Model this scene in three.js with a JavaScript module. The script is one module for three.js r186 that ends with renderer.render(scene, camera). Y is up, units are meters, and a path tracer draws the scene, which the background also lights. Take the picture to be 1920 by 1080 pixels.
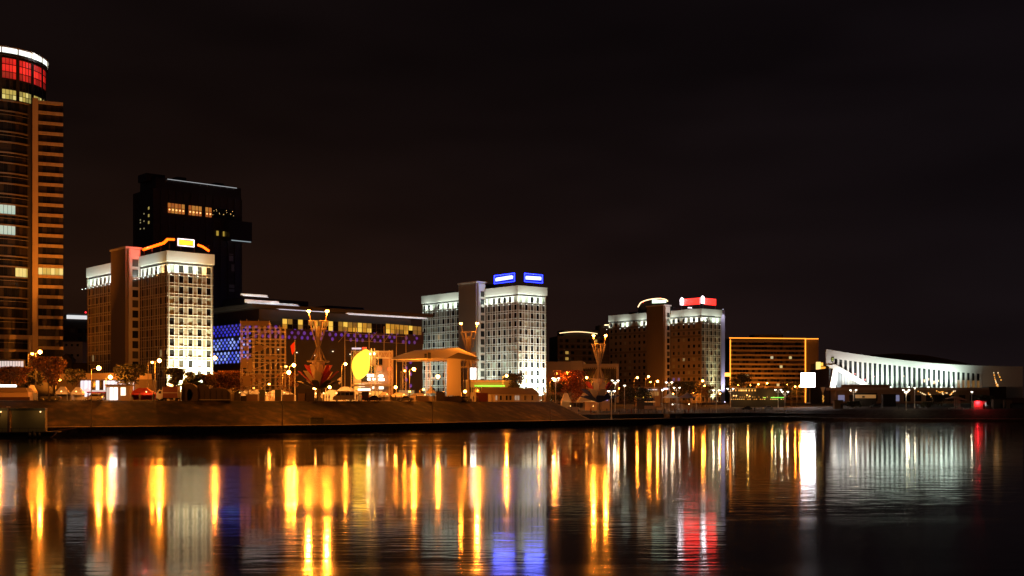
import * as THREE from 'three';
import { mergeGeometries, mergeVertices } from 'three/addons/utils/BufferGeometryUtils.js';
import { RectAreaLightUniformsLib } from 'three/addons/lights/RectAreaLightUniformsLib.js';
import { MarchingCubes } from 'three/addons/objects/MarchingCubes.js';

// ---------------------------------------------------------------- camera, sky, moon, exposure
RectAreaLightUniformsLib.init();
const scene = new THREE.Scene();
const FOCAL = 2250, HORIZON = 759, EYE = 6.5;                 // focal length in pixels of a 1920 wide frame, horizon row, eye height
const camera = new THREE.PerspectiveCamera(2 * Math.atan(540 / FOCAL) * 180 / Math.PI, 16 / 9, 0.5, 9000);
camera.position.set(0, EYE, 0);
camera.setViewOffset(1920, 1080, 0, -(HORIZON - 540), 1920, 1080); // a shifted lens: uprights stay upright
const renderer = new THREE.WebGLRenderer({ antialias: true });
renderer.toneMapping = THREE.LinearToneMapping;
renderer.toneMappingExposure = 1;
renderer.shadowMap.enabled = true;

function rng(seed) { let a = seed >>> 0; return () => { a = (a + 0x6D2B79F5) | 0; let t = Math.imul(a ^ (a >>> 15), 1 | a); t = (t + Math.imul(t ^ (t >>> 7), 61 | t)) ^ t; return ((t ^ (t >>> 14)) >>> 0) / 4294967296; }; }
function lattice(seed) {
  const r = rng(seed), T = new Float32Array(4096); for (let i = 0; i < 4096; i++) T[i] = r();
  return (x, y, px = 64, py = 64) => {
    const ix = Math.floor(x), iy = Math.floor(y), fx = x - ix, fy = y - iy, u = fx * fx * (3 - 2 * fx), v = fy * fy * (3 - 2 * fy);
    const g = (a, b) => T[(((b % py) + py) % py) * 64 + (((a % px) + px) % px)];
    return (g(ix, iy) * (1 - u) + g(ix + 1, iy) * u) * (1 - v) + (g(ix, iy + 1) * (1 - u) + g(ix + 1, iy + 1) * u) * v;
  };
}
{ // the night sky: city glow near the horizon, thin cloud
  const W = 1024, H = 512, data = new Float32Array(W * H * 4), n1 = lattice(11), n2 = lattice(12);
  for (let j = 0; j < H; j++) {
    const el = ((j + 0.5) / H - 0.5) * Math.PI, y = Math.max(0, Math.sin(el));
    for (let i = 0; i < W; i++) {
      const az = (i + 0.5) / W * 64;
      const c = 0.5 * n1(az * 0.5, el * 18, 32) + 0.3 * n2(az, el * 40, 64) + 0.2 * n1(az * 2, el * 90, 64);
      const glow = Math.exp(-y * 5.5), low = Math.exp(-y * 9), cloud = 0.58 + 0.84 * c, town = 0.5 + 0.5 * Math.cos((i + 0.5) / W * 2 * Math.PI - 1.2), warm = town ** 14; // the town centre lies to the left
      const k = (j * W + i) * 4;
      data[k] = (0.0027 + glow * 0.0046 + low * 0.022 * warm) * cloud;
      data[k + 1] = (0.0018 + glow * 0.0037 + low * 0.0045 * warm) * cloud;
      data[k + 2] = (0.0024 + glow * (0.0048 - 0.0034 * warm)) * cloud;
      data[k + 3] = 1;
    }
  }
  const sky = new THREE.DataTexture(data, W, H, THREE.RGBAFormat, THREE.FloatType);
  sky.mapping = THREE.EquirectangularReflectionMapping; sky.magFilter = THREE.LinearFilter; sky.needsUpdate = true;
  scene.background = sky; scene.environment = sky;
}
const moon = new THREE.DirectionalLight(new THREE.Color(1, 0.95, 0.88), 0.012);
moon.position.set(-120, 260, 180); moon.castShadow = true;
Object.assign(moon.shadow.camera, { left: -400, right: 400, top: 300, bottom: -300, far: 1500 });
scene.add(moon);

// ---------------------------------------------------------------- helpers
const V = (x, y, z) => new THREE.Vector3(x, y, z);
const lin = (r, g, b) => new THREE.Color().setRGB(r, g, b);
const taken = {};
function numbered(name) { const k = taken[name] = (taken[name] ?? -1) + 1; return k ? `${name}_${String(k).padStart(3, '0')}` : name; }
function tag(o, label, category, group) { o.userData.label = label; o.userData.category = category; if (group) o.userData.group = group; return o; }
function thing(name, label, category, pos = [0, 0, 0], yaw = 0, group) {
  const o = new THREE.Group(); o.name = numbered(name); o.position.set(...pos); o.rotation.y = yaw; scene.add(o);
  return tag(o, label, category, group);
}
function part(parent, name, geo, mat, pos, rot, scale) {
  const m = new THREE.Mesh(geo, mat); m.name = name; m.castShadow = m.receiveShadow = true;
  if (pos) m.position.set(...pos); if (rot) m.rotation.set(...rot); if (scale) m.scale.set(...scale);
  parent.add(m); return m;
}
function struct(name, geo, mat) { const m = part(scene, numbered(name), geo, mat); m.userData.kind = 'structure'; return m; }
const UB = new THREE.BoxGeometry(1, 1, 1), UC = new THREE.CylinderGeometry(1, 1, 1, 10), US = new THREE.SphereGeometry(1, 14, 10);
const box = (p, name, mat, w, h, d, x, y, z, ry = 0, rx = 0, rz = 0) => part(p, name, UB, mat, [x, y, z], [rx, ry, rz], [w, h, d]);
function boxUV(w, h, d) { // metre uv
  const g = new THREE.BoxGeometry(w, h, d), n = g.attributes.normal, p = g.attributes.position, uv = g.attributes.uv;
  for (let i = 0; i < p.count; i++) {
    if (Math.abs(n.getX(i)) > 0.5) uv.setXY(i, p.getZ(i), p.getY(i)); else if (Math.abs(n.getY(i)) > 0.5) uv.setXY(i, p.getX(i), p.getZ(i)); else uv.setXY(i, p.getX(i), p.getY(i));
  }
  return g;
}
const ball = (p, name, mat, r, x, y, z, sy = 1) => part(p, name, US, mat, [x, y, z], null, [r, r * sy, r]);
const UPV = V(0, 1, 0), TMP = V(0, 0, 0);
function bar(p, name, mat, a, b, r, r2 = r) { // a round bar from a to b
  const A = V(...a), B = V(...b), L = A.distanceTo(B);
  const m = part(p, name, r2 === r ? UC : new THREE.CylinderGeometry(r2 / r, 1, 1, 10), mat, A.clone().add(B).multiplyScalar(0.5).toArray(), null, [r, L, r]);
  m.quaternion.setFromUnitVectors(UPV, TMP.copy(B).sub(A).normalize()); return m;
}
function slab(p, name, mat, pts, depth, z = 0, holes = [], bevel = 0) { // an outline in x,y with thickness
  const s = new THREE.Shape(pts.map((q) => new THREE.Vector2(...q)));
  for (const h of holes) s.holes.push(new THREE.Path(h.map((q) => new THREE.Vector2(...q))));
  const g = new THREE.ExtrudeGeometry(s, { depth, bevelEnabled: bevel > 0, bevelSize: bevel, bevelThickness: bevel, bevelSegments: 2, curveSegments: 16 });
  return part(p, name, g, mat, [0, 0, z]);
}
function face(p, ox, oz, yaw) { // puts boxes on a wall: u along it, y up, out away from it
  const c = Math.cos(yaw), s = Math.sin(yaw);
  const f = (name, mat, w, h, d, u, y, out) => box(p, name, mat, w, h, d, ox + c * u + s * out, y, oz - s * u + c * out, yaw);
  f.at = (u, y, out) => [ox + c * u + s * out, y, oz - s * u + c * out];
  return f;
}
const std = (r, g, b, rough = 0.85, extra = {}) => new THREE.MeshStandardMaterial({ color: lin(r, g, b), roughness: rough, ...extra });
const glow = (r, g, b, k = 1) => new THREE.MeshStandardMaterial({ color: lin(0.2, 0.2, 0.2), roughness: 0.6, emissive: lin(r, g, b), emissiveIntensity: k });
const SODIUM = [1, 0.245, 0.016], COOL = [0.86, 1, 0.86], WARMW = [1, 0.82, 0.5];
function lampLight(parent, x, y, z, rgb, cd, radius = 12) {
  const l = new THREE.PointLight(lin(...rgb), cd); l.position.set(x, y, z); l.castShadow = true; l.shadow.radius = radius; parent.add(l); return l;
}
function spot(parent, from, to, rgb, cd, angle, penumbra = 0.6, radius = 10) {
  const l = new THREE.SpotLight(lin(...rgb), cd, 0, angle, penumbra); l.position.set(...from); l.target.position.set(...to); l.castShadow = true; l.shadow.radius = radius;
  parent.add(l, l.target); return l;
}
function area(parent, x, y, z, yaw, w, h, rgb, k, pitch = 0) { // shines along its own +z before the yaw
  const l = new THREE.RectAreaLight(lin(...rgb), k, w, h); l.position.set(x, y, z); l.rotation.order = 'YXZ'; l.rotation.y = yaw + Math.PI; l.rotation.x = pitch; parent.add(l); return l;
}
// ---------------------------------------------------------------- computed grain
function grain(size, fn, srgb = true) {
  const d = new Uint8Array(size * size * 4);
  for (let j = 0; j < size; j++) for (let i = 0; i < size; i++) { const c = fn(i / size, j / size), k = (j * size + i) * 4; for (let q = 0; q < 3; q++) d[k + q] = Math.max(0, Math.min(255, c[q] * 255)); d[k + 3] = 255; }
  const t = new THREE.DataTexture(d, size, size); t.magFilter = THREE.LinearFilter; t.minFilter = THREE.LinearFilter; t.wrapS = t.wrapT = THREE.RepeatWrapping; if (srgb) t.colorSpace = THREE.SRGBColorSpace; t.needsUpdate = true; return t;
}
const N1 = lattice(21), N2 = lattice(22);
const fbm = (u, v, f) => 0.5 * N1(u * f, v * f, f, f) + 0.3 * N2(u * f * 2, v * f * 2, f * 2, f * 2) + 0.2 * N1(u * f * 4, v * f * 4, f * 4, f * 4);
const rep = (t, k) => { const c = t.clone(); c.repeat.set(k, k); c.needsUpdate = true; return c; };
const T_GRASS = grain(512, (u, v) => { const a = fbm(u, v, 4), b = fbm(u, v, 16), w = -0.05 + 1.0 * a + 0.75 * (b - 0.5); return [w * 1.02, w * 0.9, w * 0.56]; });
const T_CONC = grain(256, (u, v) => { const a = 0.62 + 0.5 * (fbm(u, v, 8) - 0.5) + 0.2 * (fbm(u, v, 16) - 0.5); return [a, a * 0.97, a * 0.93]; });
const M = {
  grass: std(0.088, 0.07, 0.044, 1, { map: rep(T_GRASS, 1 / 26) }),
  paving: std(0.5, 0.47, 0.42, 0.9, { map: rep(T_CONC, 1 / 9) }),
  quay: std(0.22, 0.2, 0.18, 0.9, { map: rep(T_CONC, 1 / 6) }),
  concrete: std(0.42, 0.4, 0.37, 0.9), concreteDark: std(0.10, 0.095, 0.09, 0.9), darkWall: std(0.03, 0.028, 0.03, 0.8), blackGlass: std(0.012, 0.012, 0.014, 0.12),
  white: std(0.72, 0.72, 0.69, 0.75), offwhite: std(0.6, 0.58, 0.53, 0.8), tan: std(0.19, 0.15, 0.10, 0.85), tan2: std(0.25, 0.20, 0.145, 0.85),
  steel: std(0.42, 0.42, 0.42, 0.45, { metalness: 0.6 }), darkSteel: std(0.06, 0.06, 0.065, 0.5, { metalness: 0.4 }), pole: std(0.12, 0.115, 0.11, 0.6),
  canvas: std(0.62, 0.56, 0.48, 0.9), canvasWhite: std(0.75, 0.73, 0.7, 0.9), red: std(0.55, 0.035, 0.03, 0.7), blue: std(0.03, 0.05, 0.22, 0.7), rubber: std(0.02, 0.02, 0.02, 0.9),
  glassDark: [std(0.018, 0.02, 0.022, 0.1), std(0.035, 0.034, 0.03, 0.15), std(0.012, 0.013, 0.015, 0.08), std(0.06, 0.062, 0.052, 0.3)],
};

// ---------------------------------------------------------------- the shore, in metres: x to the right, d away from the lens
const shoreCurve = new THREE.CatmullRomCurve3([[-561, -25], [-300, 130], [-170, 207], [-94, 252], [-45, 281], [-9, 328.5], [26.8, 376], [80, 446], [118, 496], [134, 500], [155, 482], [190, 477], [240, 480], [420, 488], [900, 500]].map(([x, d]) => V(x, 0, -d)), false, 'centripetal');
const RAMP_X = 26.8;
const shore = shoreCurve.getSpacedPoints(700).map((p) => ({ x: p.x, d: -p.z }));
{ // one sample exactly where the grass bank ends
  const i = shore.findIndex((p) => p.x > RAMP_X), a = shore[i - 1], b = shore[i], k = (RAMP_X - a.x) / (b.x - a.x), d = a.d + k * (b.d - a.d);
  shore.splice(i, 0, { x: RAMP_X - 0.03, d: d - 0.04 }, { x: RAMP_X + 0.03, d: d + 0.04 });
}
shore.forEach((p, i) => { const a = shore[Math.max(0, i - 3)], b = shore[Math.min(shore.length - 1, i + 3)], tx = b.x - a.x, td = b.d - a.d, L = Math.hypot(tx, td); p.nx = -td / L; p.nd = tx / L; });
const ROWS = [0, 3, 6, 6.3, 12, 17, 20, 40, 120, 250];
const HL = [1.8, 1.86, 3.05, 3.17, 5.42, 7.38, 7.46, 7.5, 7.5, 8], HM = [1.8, 1.86, 1.9, 3.4, 3.5, 3.65, 3.75, 4.3, 6.9, 8], HR = [0.8, 1, 2.2, 2.3, 4.3, 4.9, 5.0, 5.4, 7.1, 8];
const rowHeight = (k, x) => x < RAMP_X ? HL[k] : (() => { const w = Math.min(1, Math.max(0, (x - 100) / 45)); return HM[k] * (1 - w) + HR[k] * w; })();
const offset = (p, n) => ({ x: p.x + p.nx * n, d: p.d + p.nd * n });
function heightAt(p, n) { let k = 0; while (k < ROWS.length - 2 && ROWS[k + 1] < n) k++; const f = (n - ROWS[k]) / (ROWS[k + 1] - ROWS[k]); return rowHeight(k, p.x) * (1 - f) + rowHeight(k + 1, p.x) * f; }
function loc(px, n) { // the spot n metres behind the water's edge that lies on that bearing
  const k = (px - 960) / FOCAL;
  let a = null;
  for (const p of shore) {
    const q = offset(p, n); if (q.d < 60) { a = null; continue; }
    const e = q.x / q.d - k;
    if (a && a.e < 0 && e >= 0) { const f = -a.e / (e - a.e), d = a.q.d + f * (q.d - a.q.d); return { x: k * d, d, z: -d, h: heightAt(p, n), m: d / FOCAL, p: [k * d, heightAt(p, n), -d], along: Math.atan2(-(p.nx), p.nd) }; }
    a = { e, q };
  }
  throw new Error('no shore at ' + px);
}
const yOf = (py, d) => EYE - (py - HORIZON) * d / FOCAL, xOf = (px, d) => (px - 960) * d / FOCAL;
function strip(rows, from = 0, to = shore.length, far = false) {
  const pos = [], uv = [], idx = [], cols = to - from, R = rows.length + (far ? 1 : 0);
  for (let i = from; i < to; i++) {
    const p = shore[i];
    for (const k of rows) { const q = offset(p, ROWS[k]); pos.push(q.x, rowHeight(k, p.x), -q.d); uv.push(q.x, q.d); }
    if (far) { const q = offset(p, 250), a = Math.atan2(q.x, Math.max(q.d, 40)); pos.push(Math.tan(a) * 6000, 9, -6000); uv.push(q.x, q.d + 500); }
  }
  for (let i = 0; i < cols - 1; i++) for (let k = 0; k < R - 1; k++) { const a = i * R + k, b = a + R; idx.push(a, b, a + 1, b, b + 1, a + 1); }
  const g = new THREE.BufferGeometry(); g.setAttribute('position', new THREE.Float32BufferAttribute(pos, 3)); g.setAttribute('uv', new THREE.Float32BufferAttribute(uv, 2)); g.setIndex(idx);
  const f = g.toNonIndexed(); f.computeVertexNormals(); return f;
}
const END = shore.findIndex((p) => p.x > RAMP_X);
struct('quay_walkway', strip([0, 1]), M.paving);
struct('embankment', strip([1, 2, 3, 4, 5, 6], 0, END), M.grass);
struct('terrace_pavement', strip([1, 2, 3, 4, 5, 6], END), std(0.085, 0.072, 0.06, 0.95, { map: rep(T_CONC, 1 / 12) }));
struct('ground', strip([6, 7, 8, 9], 0, shore.length, true), std(0.12, 0.11, 0.10, 0.95, { map: rep(T_CONC, 1 / 14) }));
{ // the end of the grass bank: a battered retaining wall
  const p = shore[END], pts = [1, 2, 3, 4, 5, 6].map((k) => [ROWS[k], HL[k]]);
  const g = new THREE.Group(); g.name = 'retaining_wall'; g.position.set(p.x, 0, -p.d); g.rotation.y = Math.atan2(p.nd, p.nx); scene.add(g);
  tag(g, 'sloping concrete retaining wall closing the end of the grass bank', 'wall');
  slab(g, 'wall_face', M.paving, [[3, 0.5], ...pts.map(([n, h]) => [n, h + 0.18]), [20, 0.5]], 0.6, -0.66);
}
{ // quay wall in blocks with a coping
  const step = 3, face_ = M.quay;
  const pos = [], uv = [], idx = [];
  shore.forEach((p, i) => { const h = rowHeight(0, p.x); for (const [o, y] of [[0, -1.5], [0, h - 0.32], [-0.18, h - 0.3], [-0.18, h + 0.02], [0.5, h + 0.03], [0.5, h - 0.1]]) { const q = offset(p, o); pos.push(q.x, y, -q.d); uv.push(i * 2.2, y); } });
  for (let i = 0; i < shore.length - 1; i++) for (let k = 0; k < 5; k++) { const a = i * 6 + k, b = a + 6; idx.push(a, b, a + 1, b, b + 1, a + 1); }
  const g = new THREE.BufferGeometry(); g.setAttribute('position', new THREE.Float32BufferAttribute(pos, 3)); g.setAttribute('uv', new THREE.Float32BufferAttribute(uv, 2)); g.setIndex(idx);
  const f = g.toNonIndexed(); f.computeVertexNormals(); struct('quay_wall', f, face_);
}
{ // the river: still near the quay, ruffled by the wind in patches further out
  const S = 1024, d = new Uint8Array(S * S * 4), a = lattice(31), b = lattice(32);
  const smooth = (x, lo, hi) => { const t = Math.min(1, Math.max(0, (x - lo) / (hi - lo))); return t * t * (3 - 2 * t); };
  const wob0 = (x, z) => 8 * (b(x / 14, z / 9) - 0.5);
  const patch = (x, z) => {
    const wob = 3.2 * (a(x / 16, z / 50) - 0.5) + 2.2 * (b(x / 5, z / 9) - 0.5);
    const cat = smooth(z + wob, 70, 84) * (1 - smooth(z + 2.2 * wob, 121, 131)) * (1 - 0.8 * smooth(x + 20 * (a(x / 20, z / 20) - 0.5), -12, 22));
    const line = (m, w) => Math.exp(-(((z + 5 * (a(x / 45, 7.7) - 0.5) + 1.5 * wob - m) / w) ** 2)) * smooth(a(x / 26, m) + 0.3 * b(x / 7, m), 0.35, 0.75); // two wind lines near the far bank
    return Math.max(cat, 0.55 * line(219, 2.6), 0.5 * line(266, 4), 0.35 * line(300, 5));
  };
  for (let j = 0; j < S; j++) for (let i = 0; i < S; i++) {
    const x = (i / S - 0.5) * 600, z = j / S * 600, cat = patch(x, z);
    const streak = smooth(b(x / 60, z / 3.2) * 0.7 + a(x / 22, z / 1.9) * 0.3, 0.52, 0.78);
    const near = 1 - smooth(z + wob0(x, z), 58, 76), r = 0.06 + 0.09 * cat + 0.014 * near + 0.03 * streak * (1 - cat);
    const k = (j * S + i) * 4; d[k] = d[k + 1] = d[k + 2] = Math.round(Math.min(1, r * 4) * 255); d[k + 3] = 255;
  }
  const rt = new THREE.DataTexture(d, S, S); rt.magFilter = THREE.LinearFilter; rt.minFilter = THREE.LinearFilter; rt.wrapS = rt.wrapT = THREE.MirroredRepeatWrapping; rt.needsUpdate = true;
  // wind ripples, one map over the reach in view: crests run across, higher inside the ruffled patch
  const Q = 2048, bd = new Uint8Array(Q * Q * 4), w1 = lattice(41), w2 = lattice(42);
  for (let j = 0; j < Q; j++) for (let i = 0; i < Q; i++) {
    const x = (i / Q - 0.5) * 300, z = j / Q * 300, k = (j * Q + i) * 4, ru = patch(x, z);
    const fine = w1(x / 1.7, z / 0.42) - 0.5 + 0.6 * (w2(x / 0.8, z / 0.3) - 0.5), swell = w2(x / 5.5, z / 1.5) - 0.5, v = 0.5 + (0.3 + 0.5 * ru) * 0.55 * fine + 0.16 * swell;
    bd[k] = bd[k + 1] = bd[k + 2] = Math.max(0, Math.min(255, v * 255)); bd[k + 3] = 255;
  }
  const bt = new THREE.DataTexture(bd, Q, Q); bt.magFilter = THREE.LinearFilter; bt.minFilter = THREE.LinearFilter; bt.wrapS = bt.wrapT = THREE.MirroredRepeatWrapping; bt.repeat.set(2, 2); bt.offset.set(-0.5, 0); bt.needsUpdate = true;
  const g = new THREE.BufferGeometry(), X = 1500, D0 = -150, D1 = 900;
  g.setAttribute('position', new THREE.Float32BufferAttribute([-X, 0, -D0, X, 0, -D0, X, 0, -D1, -X, 0, -D1], 3));
  g.setAttribute('uv', new THREE.Float32BufferAttribute([-X / 600 + 0.5, D0 / 600, X / 600 + 0.5, D0 / 600, X / 600 + 0.5, D1 / 600, -X / 600 + 0.5, D1 / 600], 2));
  g.setIndex([0, 1, 2, 0, 2, 3]); g.computeVertexNormals();
  const w = new THREE.MeshPhysicalMaterial({ color: lin(0.004, 0.0045, 0.004), roughness: 0.25, roughnessMap: rt, ior: 1.333, bumpMap: bt, bumpScale: 0.026 });
  struct('water', g, w);
}

// ---------------------------------------------------------------- three slab hotels of one design
const GRID_YAW = 0.7155, ROOF = 46.8, LONG = 64, DEEP = 15.5, PITCH = 3.28;
const pick = (r, list) => list[Math.floor(r() * list.length)];
const litCool = glow(0.5, 0.72, 0.6, 0.75);
const curtain = [std(0.30, 0.33, 0.26, 0.9), std(0.2, 0.2, 0.15, 0.9)];
const litRoom = [glow(1.0, 0.55, 0.14, 0.28), glow(1.0, 0.72, 0.3, 0.2), glow(0.25, 0.2, 0.8, 0.2)];
const coolFix = glow(0.9, 1, 0.92, 2), warmFix = glow(1, 0.55, 0.12, 2);
const panelTones = [M.tan, M.tan2, std(0.16, 0.125, 0.085, 0.85)];
function hotel(px, d, label, seed, look) {
  const r = rng(seed), o = thing('hotel_block', label, 'building', [xOf(px, d), 7.4, -d], GRID_YAW, 'slab hotels along the avenue');
  part(o, 'core', boxUV(DEEP - 1, 45.6, LONG - 1), M.concreteDark, [DEEP / 2, 22.8, -LONG / 2]);
  const end = face(o, 0, -0.5, 0), side = face(o, 0.5, -LONG, -Math.PI / 2);
  const back = face(o, DEEP - 0.5, 0, Math.PI / 2); back('rear_wall', M.tan, LONG, 45.6, 0.3, LONG / 2, 22.8, 0.16);
  const far = face(o, DEEP, -LONG + 0.5, Math.PI); far('rear_wall', M.tan, DEEP, 45.6, 0.3, DEEP / 2, 22.8, 0.16);
  const fin = look.fin ?? M.white, gridWhole = look.grid !== false;
  const runs = [[end, 0, DEEP, 5, 0], [side, 0, 30.5, 9, 1], [side, 44, LONG, 6, 2]];
  const seen = [];
  for (const [f, u0, u1, bays, id] of runs) {
    const len = u1 - u0, bw = len / bays, ww = bw * 0.55, mid = (u0 + u1) / 2, slim = !gridWhole && id > 0;
    for (let k = 0; k < 14; k++) { // bands under each row of windows, then the parapet
      const y = 0.45 + k * PITCH;
      if (k < 13) f('spandrel', pick(r, panelTones), len - 0.02, 1.06, 0.3, mid, y, 0.15);
      if (!slim && k > 0) { f('ledge', fin, len, 0.14, 0.1, mid, y - 0.46, 0.35); f('ledge', fin, len, 0.14, 0.1, mid, y + 0.46, 0.35); }
    }
    for (let b = 0; b <= bays; b++) {
      const pw = b === 0 || b === bays ? (bw - ww) / 2 : bw - ww, u = b === 0 ? u0 + pw / 2 : b === bays ? u1 - pw / 2 : u0 + b * bw;
      f('pier', M.tan2, pw, 39.4, 0.27, u, 19.7, 0.14); f('top_pier', M.offwhite, pw, 3.2, 0.27, u, 41.1, 0.14);
      if (!slim) for (const s of b === 0 ? [1] : b === bays ? [-1] : [-1, 1]) f('fin', fin, 0.14, 42.4, 0.12, u + s * pw / 2, 21.4, 0.36);
    }
    for (let k = 0; k < 13; k++) for (let b = 0; b < bays; b++) {
      const q = r(), top = k === 12;
      const mat = top ? (q < 0.3 ? curtain[0] : pick(r, M.glassDark)) : q < look.lit ? pick(r, litRoom) : q < 0.16 ? pick(r, curtain) : pick(r, M.glassDark);
      const w = f(mat.emissiveIntensity !== 1 ? 'lit_window' : 'window', mat, ww - (slim ? 0.55 : 0.1), slim ? 1.5 : PITCH - 1.1, 0.08, u0 + (b + 0.5) * bw, 0.45 + k * PITCH + PITCH / 2, slim ? 0.17 : 0.08);
      w.userData.k = k;
    }
    if (slim) f('infill', M.tan2, len - 0.02, 42.4, 0.1, mid, 21.3, 0.08);
    // parapet with a cove below it, and the small lamps that wash the top floor
    f('parapet', M.offwhite, len + (id === 0 ? 0.6 : 0), 3.3, 0.5, mid + (id === 0 ? -0.01 : 0), 45.15, 0.5);
    const lamps = look.top[id];
    for (let b = 0; b < bays; b++) {
      const c = lamps[b % lamps.length]; if (!c) continue;
      const u = u0 + b * bw + (b ? 0 : 0.35), p = f.at(u, 39.3, 2.3);
      const L = f('top_lamp', c === 2 ? warmFix : coolFix, 0.3, 0.16, 0.3, u, 39.3, 2.3); f('lamp_arm', M.darkSteel, 0.07, 0.07, 2, u, 39.16, 1.3);
      spot(o, [p[0], p[1] + 0.15, p[2]], f.at(u, 43.9, 0.4), c === 2 ? [1, 0.6, 0.2] : COOL, (look.topPower ?? 10) * 11, 1.0, 0.8, 6);
    }
  }
  // stair tower standing out of the long side, open loggia on its flank
  part(o, 'stair_tower', boxUV(5.2, 49.2, 11.4), look.stair ?? M.tan2, [-1.9, 24.6, -26.9 + 0.2]);
  box(o, 'stair_loggia', M.offwhite, 3.6, 49, 0.5, -1.7, 24.5, -20.7);
  for (let k = 1; k < 14; k++) box(o, 'loggia_window', pick(r, M.glassDark), 1.9, 2.3, 0.12, -1.4, 2 + k * PITCH, -20.42);
  box(o, 'stair_cap', M.offwhite, 5.6, 0.6, 12.6, -1.9, 49.5, -26.6);
  box(o, 'roof', M.concreteDark, DEEP, 0.4, LONG, DEEP / 2, 45.9, -LONG / 2);
  box(o, 'roof_plant_room', M.darkWall, 8, 3.4, 14, 8.5, 47.6, -30);
  box(o, 'roof_plant_room', M.darkWall, 5, 2.4, 7, 9, 47.2, -52);
  return o;
}
const b1 = hotel(313.75, 371, 'tall slab hotel with red and yellow neon on its roof, white-lit end wall', 5, { lit: 0.012, top: [[1, 1, 1, 1, 2], [1, 1, 1, 1, 1, 1, 1, 1, 2], [1, 1, 1, 1, 1, 2]], topPower: 11 });
const b2 = hotel(971, 479, 'slab hotel with two blue-framed signs on its roof, behind the stage', 6, { lit: 0.02, top: [[1, 1, 1, 1, 1], [0, 1, 1, 0, 1, 1, 1, 1, 1], [1, 1, 1, 1, 1, 1]], topPower: 13 });
const b3 = hotel(1315, 594, 'slab hotel with a red roof sign, smallest and most distant of the three', 7, { lit: 0.01, grid: false, top: [[1, 1, 0, 1, 1], [1, 0, 0, 1, 1, 0, 0, 1, 1], [1, 1, 0, 1, 1, 1]], topPower: 14, stair: M.tan });

// floodlights on the ground at the foot of the hotels
const floodFace = glow(0.85, 1, 0.85, 14), floodFaceOrange = glow(1, 0.42, 0.08, 14);
const GOLD = [1, 0.97, 0.6];
function flood(x, z, to, rgb, jobs, label, y = 7.5) {
  const dx = to[0] - x, dz = to[2] - z, o = thing('floodlight', label, 'floodlight', [x, y, z], Math.atan2(dx, dz), 'ground floodlights washing the facades');
  box(o, 'base', M.darkSteel, 0.5, 0.12, 0.4, 0, 0.06, 0); box(o, 'bracket', M.darkSteel, 0.66, 0.5, 0.06, 0, 0.35, -0.1);
  box(o, 'housing', M.darkSteel, 0.56, 0.42, 0.3, 0, 0.62, -0.05, 0, -0.7);
  box(o, 'lamp_glass', rgb === SODIUM ? floodFaceOrange : floodFace, 0.46, 0.32, 0.04, 0, 0.76, 0.07, 0, -0.7);
  for (const [cd, h, ang, pen] of jobs) { const l = spot(o, [0, 0.92, 0.2], [0, h, Math.hypot(dx, dz)], rgb, cd, ang, pen ?? 0.8, 8); }
  return o;
}
const toWorld = (o, x, y, z) => { o.updateMatrixWorld(true); return o.localToWorld(V(x, y, z)).toArray(); };
for (const [k, [o, lab, cd, n]] of [[b1, 'neon-topped hotel', 1, 3], [b2, 'hotel with blue-framed signs', 0.8, 3]].entries()) for (let i = 0; i < n; i++) {
  const x = DEEP * (i + 0.5) / n, p = toWorld(o, x, 0.1, 5.5);
  flood(p[0], p[2], toWorld(o, x, 0, 0), k ? COOL : GOLD, [[5200 * cd, 9, 0.75], [1300 * cd, 28, 0.5]], `small floodlight at the foot of the ${lab}, ${['left one of three', 'middle one of three', 'right one of three'][i]}`);
}
for (let i = 0; i < 4; i++) { const z = [-4, -16, -44, -58][i], p = toWorld(b2, -7, 0.1, z); flood(p[0], p[2], toWorld(b2, 0, 0, z), COOL, [[i === 0 ? 200 : 600, 14, 0.95], [2400, 34, 0.6]], `floodlight below the long side of the blue-signed hotel, ${['nearest its corner', 'right of its stair tower', 'left of its stair tower', 'at its far end'][i]}`); }
{ const p = toWorld(b3, 8.5, 0.1, 3.2); flood(p[0], p[2], toWorld(b3, 8.5, 0, 0), [0.95, 1, 0.55], [[700, 6, 0.8], [3600, 30, 0.35]], 'yellowish floodlight at the foot of the most distant slab hotel'); }

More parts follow.
